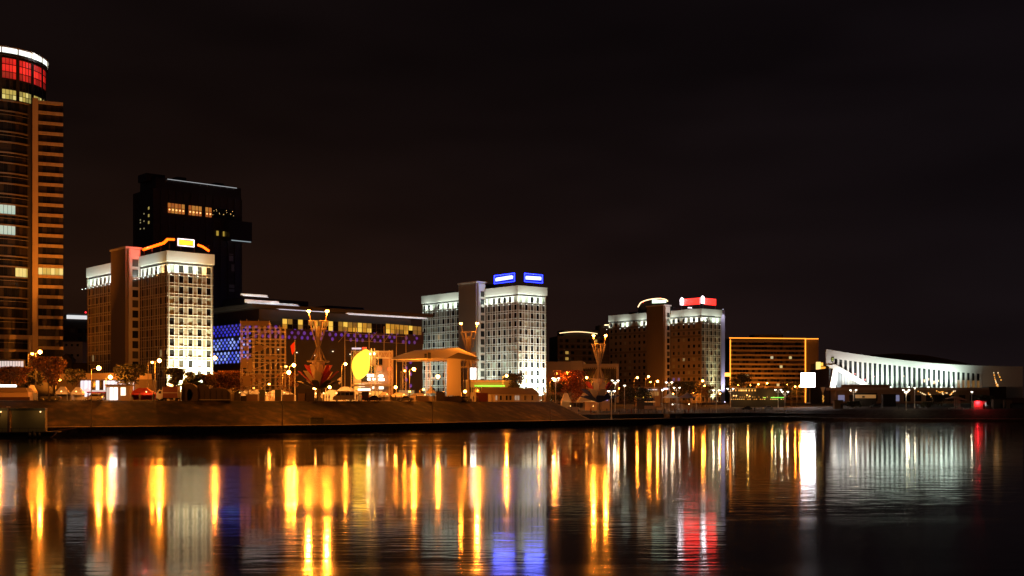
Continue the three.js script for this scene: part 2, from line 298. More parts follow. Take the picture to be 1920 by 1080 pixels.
// ---------------------------------------------------------------- roof signs
function posts(o, list, h) { for (const [x, z] of list) box(o, 'support_post', M.darkSteel, 0.16, h, 0.16, x, h / 2, z); }
{ // red and yellow neon on the first hotel
  const o = thing('roof_neon', 'red and yellow neon line with a framed yellow panel on the left hotel roof', 'neon sign', toWorld(b1, 0, ROOF - 0.8, 0), GRID_YAW);
  const red = glow(5, 0.42, 0.01), yel = glow(3.2, 1.5, 0.02), wht = glow(2.4, 2.1, 2.2);
  posts(o, [[1, -19], [1, -13], [1, -7], [1.2, -1.2], [5, -1.2], [9.6, -1.2], [14.4, -1.2]], 3.8);
  bar(o, 'neon_tube', red, [1, 3.1, -19.6], [1, 3.7, -4.6], 0.42); bar(o, 'neon_tube', red, [1, 3.7, -4.6], [1.1, 4.6, -2.2], 0.42); bar(o, 'neon_tube', red, [1.1, 4.6, -2.2], [3.0, 4.6, -1.2], 0.34);
  bar(o, 'neon_tube', red, [10.8, 3.6, -1.2], [12.4, 3.2, -1.2], 0.34); bar(o, 'neon_tube', red, [12.4, 3.2, -1.2], [14.6, 2.0, -1.2], 0.34);
  box(o, 'backing_board', M.darkSteel, 6, 2.6, 0.2, 6.7, 3.9, -1.3);
  box(o, 'sign_panel_lamp', yel, 4.8, 1.25, 0.16, 6.7, 3.9, -1.1);
  for (const s of [-1, 1]) { box(o, 'neon_frame', wht, 5.5, 0.24, 0.2, 6.7, 3.9 + s * 1.05, -1.0); box(o, 'neon_frame', wht, 0.24, 1.9, 0.2, 6.7 + s * 2.65, 3.9, -1.0); }
  lampLight(o, 0, 3.4, -16, [1, 0.04, 0.02], 130, 20); lampLight(o, 6.7, 4.1, 0.6, [1, 0.3, 0.03], 45, 40); lampLight(o, 13, 3.4, 0.2, [1, 0.06, 0.02], 30, 40);
  area(o, 6.7, 3.9, -0.85, 0, 4.8, 1.25, [1, 0.5, 0.02], 5);
}
for (const k of [0, 1]) { // two blue-framed signs on the second
  const o = thing('roof_sign', k ? 'white glowing sign in a blue frame above the end wall of the middle hotel' : 'white glowing sign in a blue frame above the long side of the middle hotel', 'roof sign', toWorld(b2, k ? 9 : 0.8, ROOF - 0.8, k ? -0.8 : -9), k ? GRID_YAW : GRID_YAW - Math.PI / 2, 'pair of blue-framed roof signs');
  const w = k ? 10 : 12.8, y = 4.3, blue = glow(0.08, 0.2, 9), wh = glow(1.3, 1.5, 8);
  posts(o, [[-w * 0.35, 0], [0, 0], [w * 0.35, 0]], 4.2);
  box(o, 'backing_board', M.blue, w, 3.5, 0.25, 0, y, -0.05);
  for (const s of [-1, 1]) { box(o, 'neon_frame', blue, w, 0.32, 0.2, 0, y + s * 1.6, 0.2); box(o, 'neon_frame', blue, 0.32, 2.86, 0.2, s * (w / 2 - 0.2), y, 0.2); }
  slab(o, 'sign_panel_lamp', wh, [[-w * 0.42, y - 0.75], [w * 0.40, y - 0.55], [w * 0.42, y + 0.5], [w * 0.36, y + 0.85], [-w * 0.38, y + 0.65], [-w * 0.43, y + 0.3]], 0.2, 0.12);
  area(o, 0, y, 0.6, 0, w, 3.4, [0.1, 0.13, 1], 8);
}
{ // red sign of the third
  const o = thing('roof_sign', 'red roof sign in two halves with white lamps on the most distant slab hotel', 'roof sign', toWorld(b3, 0.6, ROOF - 0.8, 0), GRID_YAW);
  const red = glow(3.2, 0.06, 0.04), wh = glow(5, 4.2, 4.6);
  posts(o, [[0.6, -14], [0.6, -2], [2, -1], [11.5, -1]], 3.6);
  box(o, 'sign_panel_lamp', red, 0.4, 3.2, 10.4, 0.4, 4.7, -7); box(o, 'sign_panel_lamp', red, 8.6, 3.2, 0.4, 7.4, 4.6, -1);
  for (const [x, z] of [[0.2, -13.6], [1.2, -0.9]]) slab(o, 'white_lamp', wh, [[-1, -1.6], [1, -1.6], [1.1, 1.5], [0, 2.2], [-1, 1.4]], 0.5).position.set(x, 5, z);
  slab(o, 'white_lamp', glow(1.6, 1.6, 1.7), [[-1.6, 0], [1.6, 0], [1, 0.5], [-1, 0.5]], 0.5).position.set(-0.2, 1.4, -8);
  area(o, 0, 4.7, -7, -Math.PI / 2, 10, 3, [1, 0.02, 0.015], 6); area(o, 7.4, 4.6, -0.5, 0, 8, 3, [1, 0.02, 0.015], 6); lampLight(o, 0.7, 5.4, 0.6, [1, 0.85, 0.9], 60, 40); lampLight(o, -0.9, 5.4, -13.6, [1, 0.85, 0.9], 60, 40);
}

// ---------------------------------------------------------------- the round glass tower at the left
{
  const d = 410, X = xOf(-8, d), m = d / FOCAL, o = thing('round_tower', 'tall round glass tower with a white light ring and red-lit crown', 'building', [X, 7.4, -d], 0);
  const y = (py) => yOf(py, 396) - 7.4, r = rng(44);
  const facing = Math.atan2(-X, d); // towards the river
  const tube = (ri, ro, y0, y1, a0, a1, n = 24) => { // a ring wall with thickness; angles from facing the camera, to the right
    const s = new THREE.Shape(), P = (R, a) => [R * Math.sin(a), R * Math.cos(a)];
    for (let i = 0; i <= n; i++) { const [px, pz] = P(ro, a0 + (a1 - a0) * i / n); i ? s.lineTo(px, -pz) : s.moveTo(px, -pz); }
    for (let i = n; i >= 0; i--) { const [px, pz] = P(ri, a0 + (a1 - a0) * i / n); s.lineTo(px, -pz); }
    const g = new THREE.ExtrudeGeometry(s, { depth: y1 - y0, bevelEnabled: false, curveSegments: 1 }); g.rotateX(-Math.PI / 2); g.translate(0, y0, 0);
    return g;
  };
  const a0 = -0.25, a1 = 1.9, spandMat = std(0.2, 0.18, 0.17, 0.7), glassM = [std(0.02, 0.022, 0.03, 0.1), std(0.03, 0.03, 0.036, 0.15), std(0.014, 0.016, 0.02, 0.08), std(0.05, 0.045, 0.045, 0.25)];
  part(o, 'core', new THREE.CylinderGeometry(15, 15, y(90), 48), M.darkWall, [0, y(90) / 2, 0]);
  // crown ring
  part(o, 'crown_ring_lamp', tube(16.2, 16.6, y(98), y(88.5), -3.14, 3.14, 72), glow(1.5, 1.6, 1.45));
  part(o, 'crown_ring_top', tube(15, 16.9, y(88.4), y(86.5), -3.14, 3.14, 72), M.concrete);
  part(o, 'crown_ring_base', tube(15, 16.7, y(103), y(98.1), -3.14, 3.14, 72), M.darkWall);
  for (let i = 0; i < 20; i++) { const a = i / 20 * Math.PI * 2 + 0.2; box(o, 'ring_post', std(0.5, 0.42, 0.28), 0.34, 1.75, 0.24, 16.72 * Math.sin(a), y(93.3), 16.72 * Math.cos(a), a); }
  lampLight(o, 16.4, y(93), 6.4, [1, 1, 0.95], 30, 30);
  bar(o, 'roof_mast', M.pole, [9, y(86), 6], [9, y(76), 6], 0.1); bar(o, 'roof_mast', M.pole, [4, y(86), 8], [4, y(79), 8], 0.1);
  // red-lit crown floors, then one warm-lit floor
  const redV = [glow(0.8, 0.012, 0.012), glow(0.55, 0.009, 0.009), glow(1.1, 0.03, 0.018), glow(0.28, 0.006, 0.006)], warmV = [glow(0.62, 0.47, 0.1, 0.8), glow(0.42, 0.34, 0.09, 0.7), glow(0.85, 0.7, 0.22, 0.9)];
  const pane = (R, aa, da, y0, y1, mat, name) => box(o, name, mat, R * da - 0.12, y1 - y0 - 0.1, 0.1, R * Math.sin(aa), (y0 + y1) / 2, R * Math.cos(aa), aa);
  const DA = 0.07, R1 = 16;
  for (let j = -10; j < 19; j++) {
    const aa = 0.49 + DA * j, pier = ((j % 5) + 5) % 5 === 0;
    if (pier) { box(o, 'crown_pier', M.darkWall, 1.0, y(103) - y(186), 0.5, R1 * Math.sin(aa), (y(103) + y(186)) / 2, R1 * Math.cos(aa), aa); continue; }
    for (const [p0, p1, row] of [[118, 107, 0], [132, 119, 1], [145, 133, 2]]) pane(R1, aa, DA, y(p0), y(p1), row === 1 ? pick(r, [redV[0], redV[2]]) : row === 0 ? pick(r, [redV[0], redV[1], redV[1]]) : pick(r, [redV[3], redV[1], redV[3]]), 'red_lit_window');
    pane(R1, aa, DA, y(175), y(166), pick(r, warmV), 'warm_lit_window'); pane(R1, aa, DA, y(184), y(175.6), pick(r, [warmV[0], warmV[2], warmV[1]]), 'warm_lit_window');
    pane(R1 - 0.1, aa, DA, y(164), y(147), pick(r, glassM), 'window');
    box(o, 'mullion', M.darkSteel, 0.12, y(104) - y(185), 0.2, (R1 + 0.06) * Math.sin(aa + DA / 2), (y(104) + y(185)) / 2, (R1 + 0.06) * Math.cos(aa + DA / 2), aa);
  }
  for (const p of [106, 118.2, 132.2, 145.2, 164.4, 184.6]) part(o, 'crown_band', tube(15.4, 16.25, y(p + 1.1), y(p), a0, a1), M.darkWall);
  // shaft floors
  const floors = 32, yt = y(187), pitch = 3.42, RS = 16.6, DS = 0.075;
  for (let k = 0; k < floors; k++) {
    const yy = yt - k * pitch; if (yy < 3) break;
    part(o, 'spandrel', tube(15.8, 17.0 + (k % 4 === 0 ? 0.2 : 0), yy - 0.42, yy, a0, 1.06, 20), spandMat);
    if (k % 2) part(o, 'sun_shade_rail', tube(16.9, 17.05, yy - 1.5, yy - 1.38, a0, 1.06, 20), M.steel);
    for (let i = 0; i < 9; i++) { const aa = 0.40 + DS * (i + 0.5), lit = (k === 10 || k === 12) ? aa > 0.4 && aa < 0.8 : k === 16 ? aa > 0.8 : false; pane(RS, aa, DS, yy - pitch + 0.02, yy - 0.43, lit ? (k === 16 ? pick(r, [warmV[2], warmV[0]]) : litCool) : pick(r, glassM), lit ? 'lit_window' : 'window'); }
  }
  box(o, 'blue_glass_strip', std(0.07, 0.07, 0.10, 0.35), 2.6, yt, 0.3, 15.5, yt / 2, 8.0, 0.5);
  // flat wing with orange-lit bands
  const w = new THREE.Vector3(xOf(61.5, 400) - X, 0, d - 400), f = face(o, w.x, w.z, 0.40), LW = 9.5, top = yOf(187, 400) - 7.4;
  const bandM = [std(0.46, 0.40, 0.33, 0.8), std(0.5, 0.43, 0.36, 0.8)];
  f('wing_core', M.darkWall, LW, top - 0.6, 14, LW / 2, (top - 0.6) / 2, -7.3);
  f('corner_pilaster', std(0.55, 0.47, 0.38, 0.8), 1.75, top + 0.6, 1.0, 0.75, (top + 0.6) / 2, -0.1);
  for (let k = 0; k < 32; k++) {
    const yy = top - k * pitch; if (yy < 6) break;
    for (let i = 0; i < 6; i++) { f('spandrel_panel', bandM[(i + k) % 2], 1.26, 1.05, 0.4, 1.7 + 1.3 * (i + 0.5), yy - 0.58, 0.02); f(k === 16 ? 'lit_window' : 'window', k === 16 ? pick(r, [warmV[2], warmV[0], glow(0.9, 0.85, 0.4, 0.9)]) : pick(r, glassM), 1.2, pitch - 1.2, 0.1, 1.7 + 1.3 * (i + 0.5), yy - 1.15 - (pitch - 1.2) / 2, -0.22); }
  }
  // lower portal frames by the street
  f('portal_beam', bandM[0], 12, 1.4, 1.2, -6.2, 21.5, 1); f('portal_post', bandM[0], 1.2, 21, 1.2, -1.0, 10.5, 1); f('portal_post', bandM[0], 1.2, 21, 1.2, -11.6, 10.5, 1);
  for (const yy of [6, 11.5, 17]) f('portal_beam', bandM[1], 10.4, 0.7, 0.8, -6.3, yy, 0.95);
}

// orange floodlights that wash the round tower
for (const [i, [px, d, aim, cd]] of [[40, 372, 40, 500], [66, 376, 75, 6000], [95, 376, 30, 2200], [110, 372, 85, 8500]].entries()) { const x = xOf(px, d), tx = xOf(px - 4, 400); flood(x, -d, [tx, 0, -400], SODIUM, [[cd, aim, i % 2 ? 0.5 : 0.75]], ['leftmost', 'second', 'third', 'rightmost'][i] + ' orange floodlight washing the foot of the round tower'); }

// ---------------------------------------------------------------- dark high-rise behind the first hotel
{
  const d = 482, o = thing('dark_highrise', 'dark glass high-rise with one amber restaurant floor, behind the neon-topped hotel', 'building', [xOf(287, d), 7.4, -d], GRID_YAW);
  const H = (py) => yOf(py, d) - 7.4, r = rng(71), black = std(0.03, 0.02, 0.02, 0.5), blackB = std(0.022, 0.016, 0.017, 0.3);
  box(o, 'tower_shaft', black, 39.4, H(352), 19, 19.7, H(352) / 2, -9.8);
  box(o, 'upper_storeys', blackB, 38, H(331) - H(352), 15, 20.4, (H(331) + H(352)) / 2, -8);
  box(o, 'roof_plant_room', blackB, 8, 3.0, 8, 3.4, H(328), -9); box(o, 'roof_plant_room', blackB, 4, 2, 5, 14, H(331) + 1, -6); box(o, 'roof_plant_room', blackB, 4, 1.6, 5, 31, H(331) + 0.8, -6);
  // facade panels: vertical glass bays and floor bands
  const f = face(o, 0, 0, 0), g = face(o, 0, -19, -Math.PI / 2), bays = 12;
  for (let b = 0; b <= bays; b++) f('mullion', black, 0.22, H(354), 0.3, b * 39.4 / bays, H(354) / 2, 0.1);
  for (let k = 0; k < 22; k++) f('floor_band', black, 39.4, 0.5, 0.24, 19.7, 6 + k * 3.5, 0.08);
  // amber restaurant floor: panes with hanging lamps behind
  const amber = [glow(0.45, 0.13, 0.02, 0.9), glow(0.5, 0.19, 0.03, 0.9), glow(0.36, 0.09, 0.015, 0.9)], y0 = H(396), y1 = H(377);
  for (let i = 0; i < 20; i++) {
    const u = 6.8 + i * 1.5, dim = i > 12; if (i === 5 || i === 10) { f('pier', black, 1.0, y1 - y0, 0.5, u, (y0 + y1) / 2, 0.2); continue; }
    for (const [a, b] of [[0, 0.52], [0.54, 1]]) f(dim ? 'window' : 'lit_window', dim ? M.blackGlass : pick(r, amber), 1.2, (y1 - y0) * (b - a) - 0.1, 0.12, u, y0 + (y1 - y0) * (a + b) / 2, 0.3);
    if (!dim) part(o, 'hanging_lamp', US, glow(2.6, 1.1, 0.35), f.at(u, y0 + 1.35, 0.5), null, [0.3, 0.3, 0.26]);
    else for (let q = 0; q < 2; q++) part(o, 'spark_lamp', US, glow(1.2, 0.75, 0.25), f.at(u + r() - 0.5, y0 + 1.2 + r() * 2.6, 0.5), null, [0.12, 0.12, 0.1]);
  }
  // led line on the roof edge with hangers
  part(o, 'roof_led_strip', UB, glow(0.42, 0.44, 0.46), f.at(21.5, H(332.5), 0.3), null, [31, 0.2, 0.2]);
  for (let i = 0; i < 11; i++) f('led_hanger', M.steel, 0.14, 0.7, 0.14, 5.5 + i * 3, H(333.5) - 0.4, 0.3);
  // lit single rooms on the left flank and by the cantilever
  for (const [u, py] of [[15, 388], [15, 402], [15, 415]]) g('lit_window', glow(0.5, 0.38, 0.1, 0.7), 1.1, 1.1, 0.1, u, H(py), 0.05);
  for (const [u, py] of [[7, 406], [7, 411], [7, 423], [10.5, 396], [10.5, 410], [10.5, 424]]) g('lit_window', glow(0.5, 0.42, 0.2, 0.6), 0.6, 0.5, 0.1, u, H(py), 0.05);
  for (const [u, w] of [[28.2, 1.0], [31.4, 1.4], [34.4, 0.7]]) f('lit_window', glow(0.42, 0.28, 0.04, 0.9), w, 2, 0.1, u, H(425), 0.12);
  // cantilevered box with lit underside
  box(o, 'cantilever', blackB, 10.5, H(400) - H(438), 5, 36.6, (H(400) + H(438)) / 2, 2); box(o, 'cantilever_light_strip', glow(0.24, 0.3, 0.32), 9, 0.4, 0.3, 36.9, H(438.6), 4.3);
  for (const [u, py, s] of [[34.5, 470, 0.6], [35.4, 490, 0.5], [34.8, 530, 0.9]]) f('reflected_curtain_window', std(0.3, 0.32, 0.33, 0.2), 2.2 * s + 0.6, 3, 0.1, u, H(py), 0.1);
}

// ---------------------------------------------------------------- the dark mall with blue light dots
{
  const d = 404, px = 472, o = thing('shopping_mall', 'low dark shopping mall with bands of blue light dots, between two slab hotels', 'building', [xOf(px, d), 7.4, -d], GRID_YAW);
  const H = (py) => yOf(py, d) - 7.4, r = rng(81), wall = std(0.045, 0.04, 0.04, 0.7), roofM = std(0.05, 0.045, 0.045, 0.6);
  const L = 72, S = 40;
  box(o, 'mall_body', wall, L, H(622), 46, L / 2, H(622) / 2, -23.5);
  box(o, 'upper_storey', roofM, L - 8, 8.2, 30, L / 2 + 1, H(622) + 4.1, -19); 
  box(o, 'roof_slab', roofM, L + 4, 1.2, 40, L / 2 + 1, H(622) + 8.8, -18);
  box(o, 'roof_plant', roofM, 26, 4, 16, 20, H(622) + 11.2, -26); box(o, 'roof_plant', roofM, 16, 3, 14, 50, H(622) + 10.8, -26);
  const f = face(o, 0, 0, 0), g = face(o, 0, -S, -Math.PI / 2), up = face(o, 0, -4, 0);
  // pale eave boards, stepped, each washed by a thin led strip on arms below it
  const ledE = glow(1.3, 1.3, 1.4);
  for (const [w, u, y, h] of [[10, 0.5, 12.3, 0.6], [13, 3.5, 10.2, 1.1], [12, 11.5, 9.9, 0.5], [20, 19, 8.6, 0.9], [36, 55, 8.5, 1.4]]) {
    up('eave_board', M.white, w, h, 0.4, u, H(622) + y, 4.6); up('eave_led_strip', ledE, w - 0.6, 0.1, 0.12, u, H(622) + y - h / 2 - 0.22, 5.9);
    for (let q = 0; q < 4; q++) up('strip_arm', M.darkSteel, 0.08, 0.08, 1.3, u - w * 0.4 + q * w * 0.266, H(622) + y - h / 2 - 0.16, 5.3);
    const [lx, ly, lz] = up.at(u, H(622) + y - h / 2 - 0.1, 5.9); area(o, lx, ly, lz, Math.PI, w - 0.6, 0.12, [0.95, 0.95, 1], 14, 0.5);
  }
  // lit gallery under the roof
  const yel = [glow(0.72, 0.36, 0.03, 0.9), glow(0.55, 0.25, 0.02, 0.8), glow(0.95, 0.58, 0.08, 0.95), glow(0.3, 0.16, 0.02, 0.8)], dimG = [M.blackGlass, glow(0.14, 0.075, 0.012, 0.8), glow(0.22, 0.11, 0.015, 0.8)];
  for (let i = 0; i < 29; i++) {
    const u = 12.5 + i * 2.05, gap = [10, 18, 19, 20].includes(i), dimmer = i > 26, hh = i > 20 ? 3.5 - (i - 21) * 0.06 : 3.3;
    for (const [a, b] of [[0, 0.45], [0.48, 1]]) { const mat = gap ? M.blackGlass : r() < (dimmer ? 0.8 : a ? 0.14 : 0.4) ? pick(r, dimG) : pick(r, dimmer ? [yel[3], yel[1]] : yel); up(mat.emissiveIntensity !== 1 ? 'gallery_lit_window' : 'gallery_window', mat, 1.75, hh * (b - a), 0.2, u, H(622) + 1.6 + hh * (a + b) / 2, 4.2); }
    up('gallery_mullion', wall, 0.14, hh + 0.2, 0.3, u - 1.02, H(622) + 1.6 + hh / 2, 4.25);
  }
  // dots: little oval lamps on the cladding, three bands on the flank and one along the front
  const dotG = new THREE.SphereGeometry(1, 10, 8), dots = [glow(0.10, 0.16, 1.0, 0.9), glow(0.30, 0.42, 1.0, 1.05), glow(0.16, 0.24, 1.0, 0.85)], dotsTop = [glow(0.02, 0.03, 0.85, 0.8), glow(0.015, 0.02, 0.6, 0.8)], dotsFront = [glow(0.075, 0.008, 0.62, 0.4), glow(0.05, 0.012, 0.7, 0.42), glow(0.06, 0.008, 0.45, 0.35)];
  const dot = (ff, u, y, mat, sx = 0.5, sy = 0.72) => { const p = ff.at(u, y, 0.08); part(o, 'blue_dot_lamp', dotG, mat, p, [0, ff === g ? -Math.PI / 2 : 0, 0], [sx, sy, 0.16]); };
  for (const [b, y0, list] of [[0, 24.8, dotsTop], [1, 20.1, dots], [2, 15.4, dots]]) { g('panel_band', b ? std(0.05, 0.055, 0.16, 0.6) : wall, 30, 3.9, 0.1, S - 15.2, y0, 0.0); for (let i = 0; i < 11; i++) for (let j = 0; j < 4; j++) dot(g, S - 1.2 - i * 2.7 - (j % 2) * 1.35, y0 - 1.5 + j * 1.02, pick(r, r() < 0.07 ? [M.blue] : list), 0.62 + 0.16 * r(), 0.42 + 0.12 * r()); }
  f('panel_band', std(0.045, 0.028, 0.06, 0.7), L, 4.6, 0.1, L / 2, 24.2, 0.02);
  for (let i = 0; i < 27; i++) for (let j = 0; j < 3; j++) if (r() < 0.84) dot(f, 1.4 + i * 2.55 + (j % 2) * 1.27 + (r() - 0.5) * 0.4, 22.4 + j * 1.6, pick(r, r() < 0.08 ? [M.blue] : dotsFront), 0.5 + 0.16 * r(), 0.55 + 0.18 * r());
  for (let i = 0; i < 6; i++) dot(f, L - 8 + (i % 2) * 2, 4 + i * 2.2, dotsFront[1], 0.6, 0.7);
  f('shop_lit_window', glow(0.35, 0.26, 0.1, 0.7), 7, 2.2, 0.2, 64, 3.4, 0.2);
  for (let i = 0; i < 5; i++) f('ceiling_lamp', glow(2, 1.6, 1), 0.4, 0.3, 0.3, 10 + i * 7.3, 18 - (i % 3) * 0.8, 0.2);
}

// ---------------------------------------------------------------- small far buildings at the left
{
  const d = 520, o = thing('office_block', 'dark distant block with a white-lit roof edge beside the round tower', 'building', [xOf(150, d), 7.4, -d], 0.5), H = (py) => yOf(py, d) - 7.4, r = rng(3);
  box(o, 'wall', M.darkWall, 16, H(600), 14, 0, H(600) / 2, -7); box(o, 'roof_light_strip', glow(0.75, 0.75, 0.75), 10, 1.6, 0.8, -0.5, H(595), 0.3); box(o, 'roof', M.concreteDark, 12, 1.2, 12, 1, H(591), -6); bar(o, 'mast', M.pole, [3, H(590), -4], [3, H(584), -4], 0.15); ball(o, 'red_beacon_lamp', glow(2.4, 0.05, 0.08), 0.4, 3, H(584), -4);
  for (let k = 0; k < 8; k++) for (let i = 0; i < 5; i++) box(o, 'window', pick(r, M.glassDark), 1.7, 1.8, 0.1, -6 + i * 3, 6 + k * 3.6, 0.08);
  const q = thing('pale_low_block', 'pale two-storey block with small windows behind the bare trees', 'building', [xOf(136, 470), 7.4, -470], 0.1), Q = (py) => yOf(py, 470) - 7.4;
  box(q, 'wall', M.concrete, 7.6, Q(641), 9, 0, Q(641) / 2, -4.5); box(q, 'roof', M.concreteDark, 8, 0.4, 9.4, 0, Q(641) + 0.2, -4.5);
  for (const x of [-2.3, -0.2, 2]) for (const y of [Q(647), Q(647) - 4]) { const w = box(q, 'window', M.blackGlass, 0.8, 0.9, 0.12, x, y, 0.06); }
  const h = thing('gabled_house', 'small dark house with a steep gable behind the bare trees', 'house', [xOf(124, 430), 7.4, -430], 0.2), K = (py) => yOf(py, 430) - 7.4;
  slab(h, 'wall', std(0.2, 0.19, 0.17), [[-1.9, 0], [1.9, 0], [1.9, K(674)], [0, K(664)], [-1.9, K(674)]], 9, -9); for (const s of [-1, 1]) box(h, 'roof_slope', std(0.06, 0.05, 0.05), 2.9, 0.18, 9.4, s * 1.05, (K(674) + K(664)) / 2 + 0.1, -4.6, 0, 0, -s * 0.77); box(h, 'window', M.blackGlass, 0.8, 1.1, 0.1, 0, K(677), 0.05); box(h, 'wing', std(0.08, 0.07, 0.065), 8, K(682), 7, 6, K(682) / 2, -5); box(h, 'wing_roof', std(0.04, 0.038, 0.04), 8.4, 0.3, 7.6, 6, K(682) + 0.2, -5);
}
// ---------------------------------------------------------------- blocks behind the third hotel
{
  const d = 640, o = thing('curved_roof_block', 'dark apartment block with a thin lit line along its curved roof', 'building', [xOf(1096, d), 7.4, -d], 0.25), H = (py) => yOf(py, d) - 7.4, r = rng(14);
  box(o, 'wall', std(0.09, 0.075, 0.06), 30, H(631), 16, 0, H(631) / 2, -8); box(o, 'upper_floor', std(0.06, 0.05, 0.045), 24, 3.4, 12, 1, H(631) + 1.7, -8);
  const line = glow(2.2, 1.5, 0.7); let prev = null; for (let i = 0; i <= 10; i++) { const p = [-14 + i * 2.1, H(625.5) + 0.9 * Math.sin(i / 10 * 3.14), 0.4]; if (prev) bar(o, 'roof_led_strip', line, prev, p, 0.2); prev = p; }
  bar(o, 'roof_led_strip', line, [11, H(609), 0.4], [17, H(607.5), 0.4], 0.22); box(o, 'stair_head', std(0.06, 0.05, 0.045), 8, H(609) - H(631), 8, 13, (H(609) + H(631)) / 2, -5);
  for (let k = 0; k < 7; k++) for (let i = 0; i < 9; i++) { const lit = r() < 0.09; box(o, lit ? 'lit_window' : 'window', lit ? glow(0.5, 0.3, 0.06, 0.7) : pick(r, M.glassDark), 1.7, 1.5, 0.1, -13 + i * 3.2, 14 + k * 3.2, 0.06); }
  for (let k = 0; k < 7; k++) box(o, 'balcony_band', std(0.13, 0.11, 0.09), 30, 0.5, 0.7, 0, 12.6 + k * 3.2, 0.3);
}
{
  const d = 540, o = thing('white_pavilion_hall', 'pale flat-roofed hall with dark glazing behind the orange tree', 'building', [xOf(1020, d), 7.4, -d], -0.12), H = (py) => yOf(py, d) - 7.4, w = 34;
  box(o, 'wall', std(0.5, 0.44, 0.36, 0.85), 17.5, H(678), 14, 8.8, H(678) / 2, -7); box(o, 'wall_panel', std(0.55, 0.48, 0.4, 0.85), 5.2, H(677), 0.5, 14.8, H(677) / 2, 0.28);
  box(o, 'glazing', M.blackGlass, 15.5, H(690), 0.3, 25.2, H(690) / 2, -0.6); box(o, 'roof_beam', std(0.45, 0.38, 0.3), 16.2, 1.6, 2, 25.4, H(686), -0.2); box(o, 'end_pier', std(0.45, 0.38, 0.3), 1, H(684), 1.6, 33, H(684) / 2, 0.1); box(o, 'rear_wall', M.darkWall, 15, H(692), 10, 25, H(692) / 2, -6);
  for (let i = 0; i < 18; i++) box(o, 'eave_tooth', std(0.45, 0.38, 0.3), 0.45, 0.7, 0.3, 18 + i * 0.85, H(690.5), -0.3);
  for (let i = 0; i < 7; i++) box(o, 'mullion', M.darkSteel, 0.14, H(692), 0.2, 18.6 + i * 2.2, H(692) / 2, -0.35);
}
{
  const d = 690, o = thing('round_top_tower', 'tower top with a curved line of warm light behind the red roof sign', 'building', [xOf(1225, d), 7.4, -d], 0), H = (py) => yOf(py, d) - 7.4;
  part(o, 'tower_drum', new THREE.CylinderGeometry(8, 8, H(578), 24), M.darkWall, [0, H(578) / 2, -8]); box(o, 'drum_head', std(0.05, 0.045, 0.045), 12, H(566) - H(578), 8, -1, (H(566) + H(578)) / 2, -8);
  const pts = [[-29, 576], [-24, 568], [-16, 564], [-6, 561.5], [6, 560], [16, 560.3], [24, 562.3], [27, 565.5]].map(([a, b]) => V(a * d / FOCAL, H(b), 0.5));
  part(o, 'roof_led_strip', new THREE.TubeGeometry(new THREE.CatmullRomCurve3(pts), 40, 0.28, 8), glow(2.6, 1.7, 0.9));
  bar(o, 'strip_bracket', M.darkSteel, [-5, H(576), -1], [-8.5, H(576), 0.5], 0.15); bar(o, 'strip_bracket', M.darkSteel, [3, H(566), -6], [3, H(560), 0.5], 0.15);
  for (const [x, py] of [[-6, 567], [4, 559.2]]) ball(o, 'red_beacon_lamp', glow(2.2, 0.06, 0.05), 0.35, x, H(py), 0.5);
  const s = thing('roof_sign', 'small pale green glowing sign on the stair tower of the most distant slab hotel', 'roof sign', toWorld(b3, -2.2, 49.8, -26), 0.1); posts(s, [[-2, 0], [2, 0]], 1.4); slab(s, 'sign_panel_lamp', glow(1.3, 1.7, 1.25), [[-3.6, 1], [3.7, 1.4], [3.7, 2.6], [-1.2, 2.9], [-3.6, 3.3]], 0.3);
}
{ // lavender end wall with a column of balcony lamps
  const d = 640, o = thing('tall_end_block', 'narrow lavender-lit end wall with a column of balcony lamps', 'building', [xOf(1353.5, d), 7.4, -d], 0.12), H = (py) => yOf(py, d) - 7.4;
  box(o, 'wall', std(0.45, 0.43, 0.47, 0.8), 3.3, H(582), 18, 0, H(582) / 2, -9); box(o, 'roof', M.concreteDark, 4.4, 0.5, 19, -0.2, H(582) + 0.2, -9);
  for (let k = 1; k < 13; k++) { box(o, 'balcony', M.concreteDark, 1.1, 0.9, 2.4, -2.2, k * 3.2 + 4, -1.4); box(o, 'balcony_lamp', glow(1.6, 1.1, 1.5), 0.45, 0.45, 0.3, -1.9, k * 3.2 + 5.4, 0.0); }
  const p = [[0.4, 1.0, 4.2], [0, 30, 0]]; spot(o, ...p, [0.75, 0.7, 1], 2600, 0.6, 0.8); spot(o, [0, H(582) + 0.4, 2.2], [0, 25, 0], [0.78, 0.74, 1], 420, 0.8, 0.8); box(o, 'lamp_bracket', M.darkSteel, 0.2, 0.2, 2.4, 0, H(582) + 0.55, 1.2); box(o, 'bracket_lamp', glow(0.8, 0.75, 1, 3), 0.4, 0.12, 0.4, 0, H(582) + 0.48, 2.2); box(o, 'foot_lamp', glow(0.8, 0.75, 1, 4), 0.5, 0.3, 0.4, 0.4, 0.6, 4.1);
}
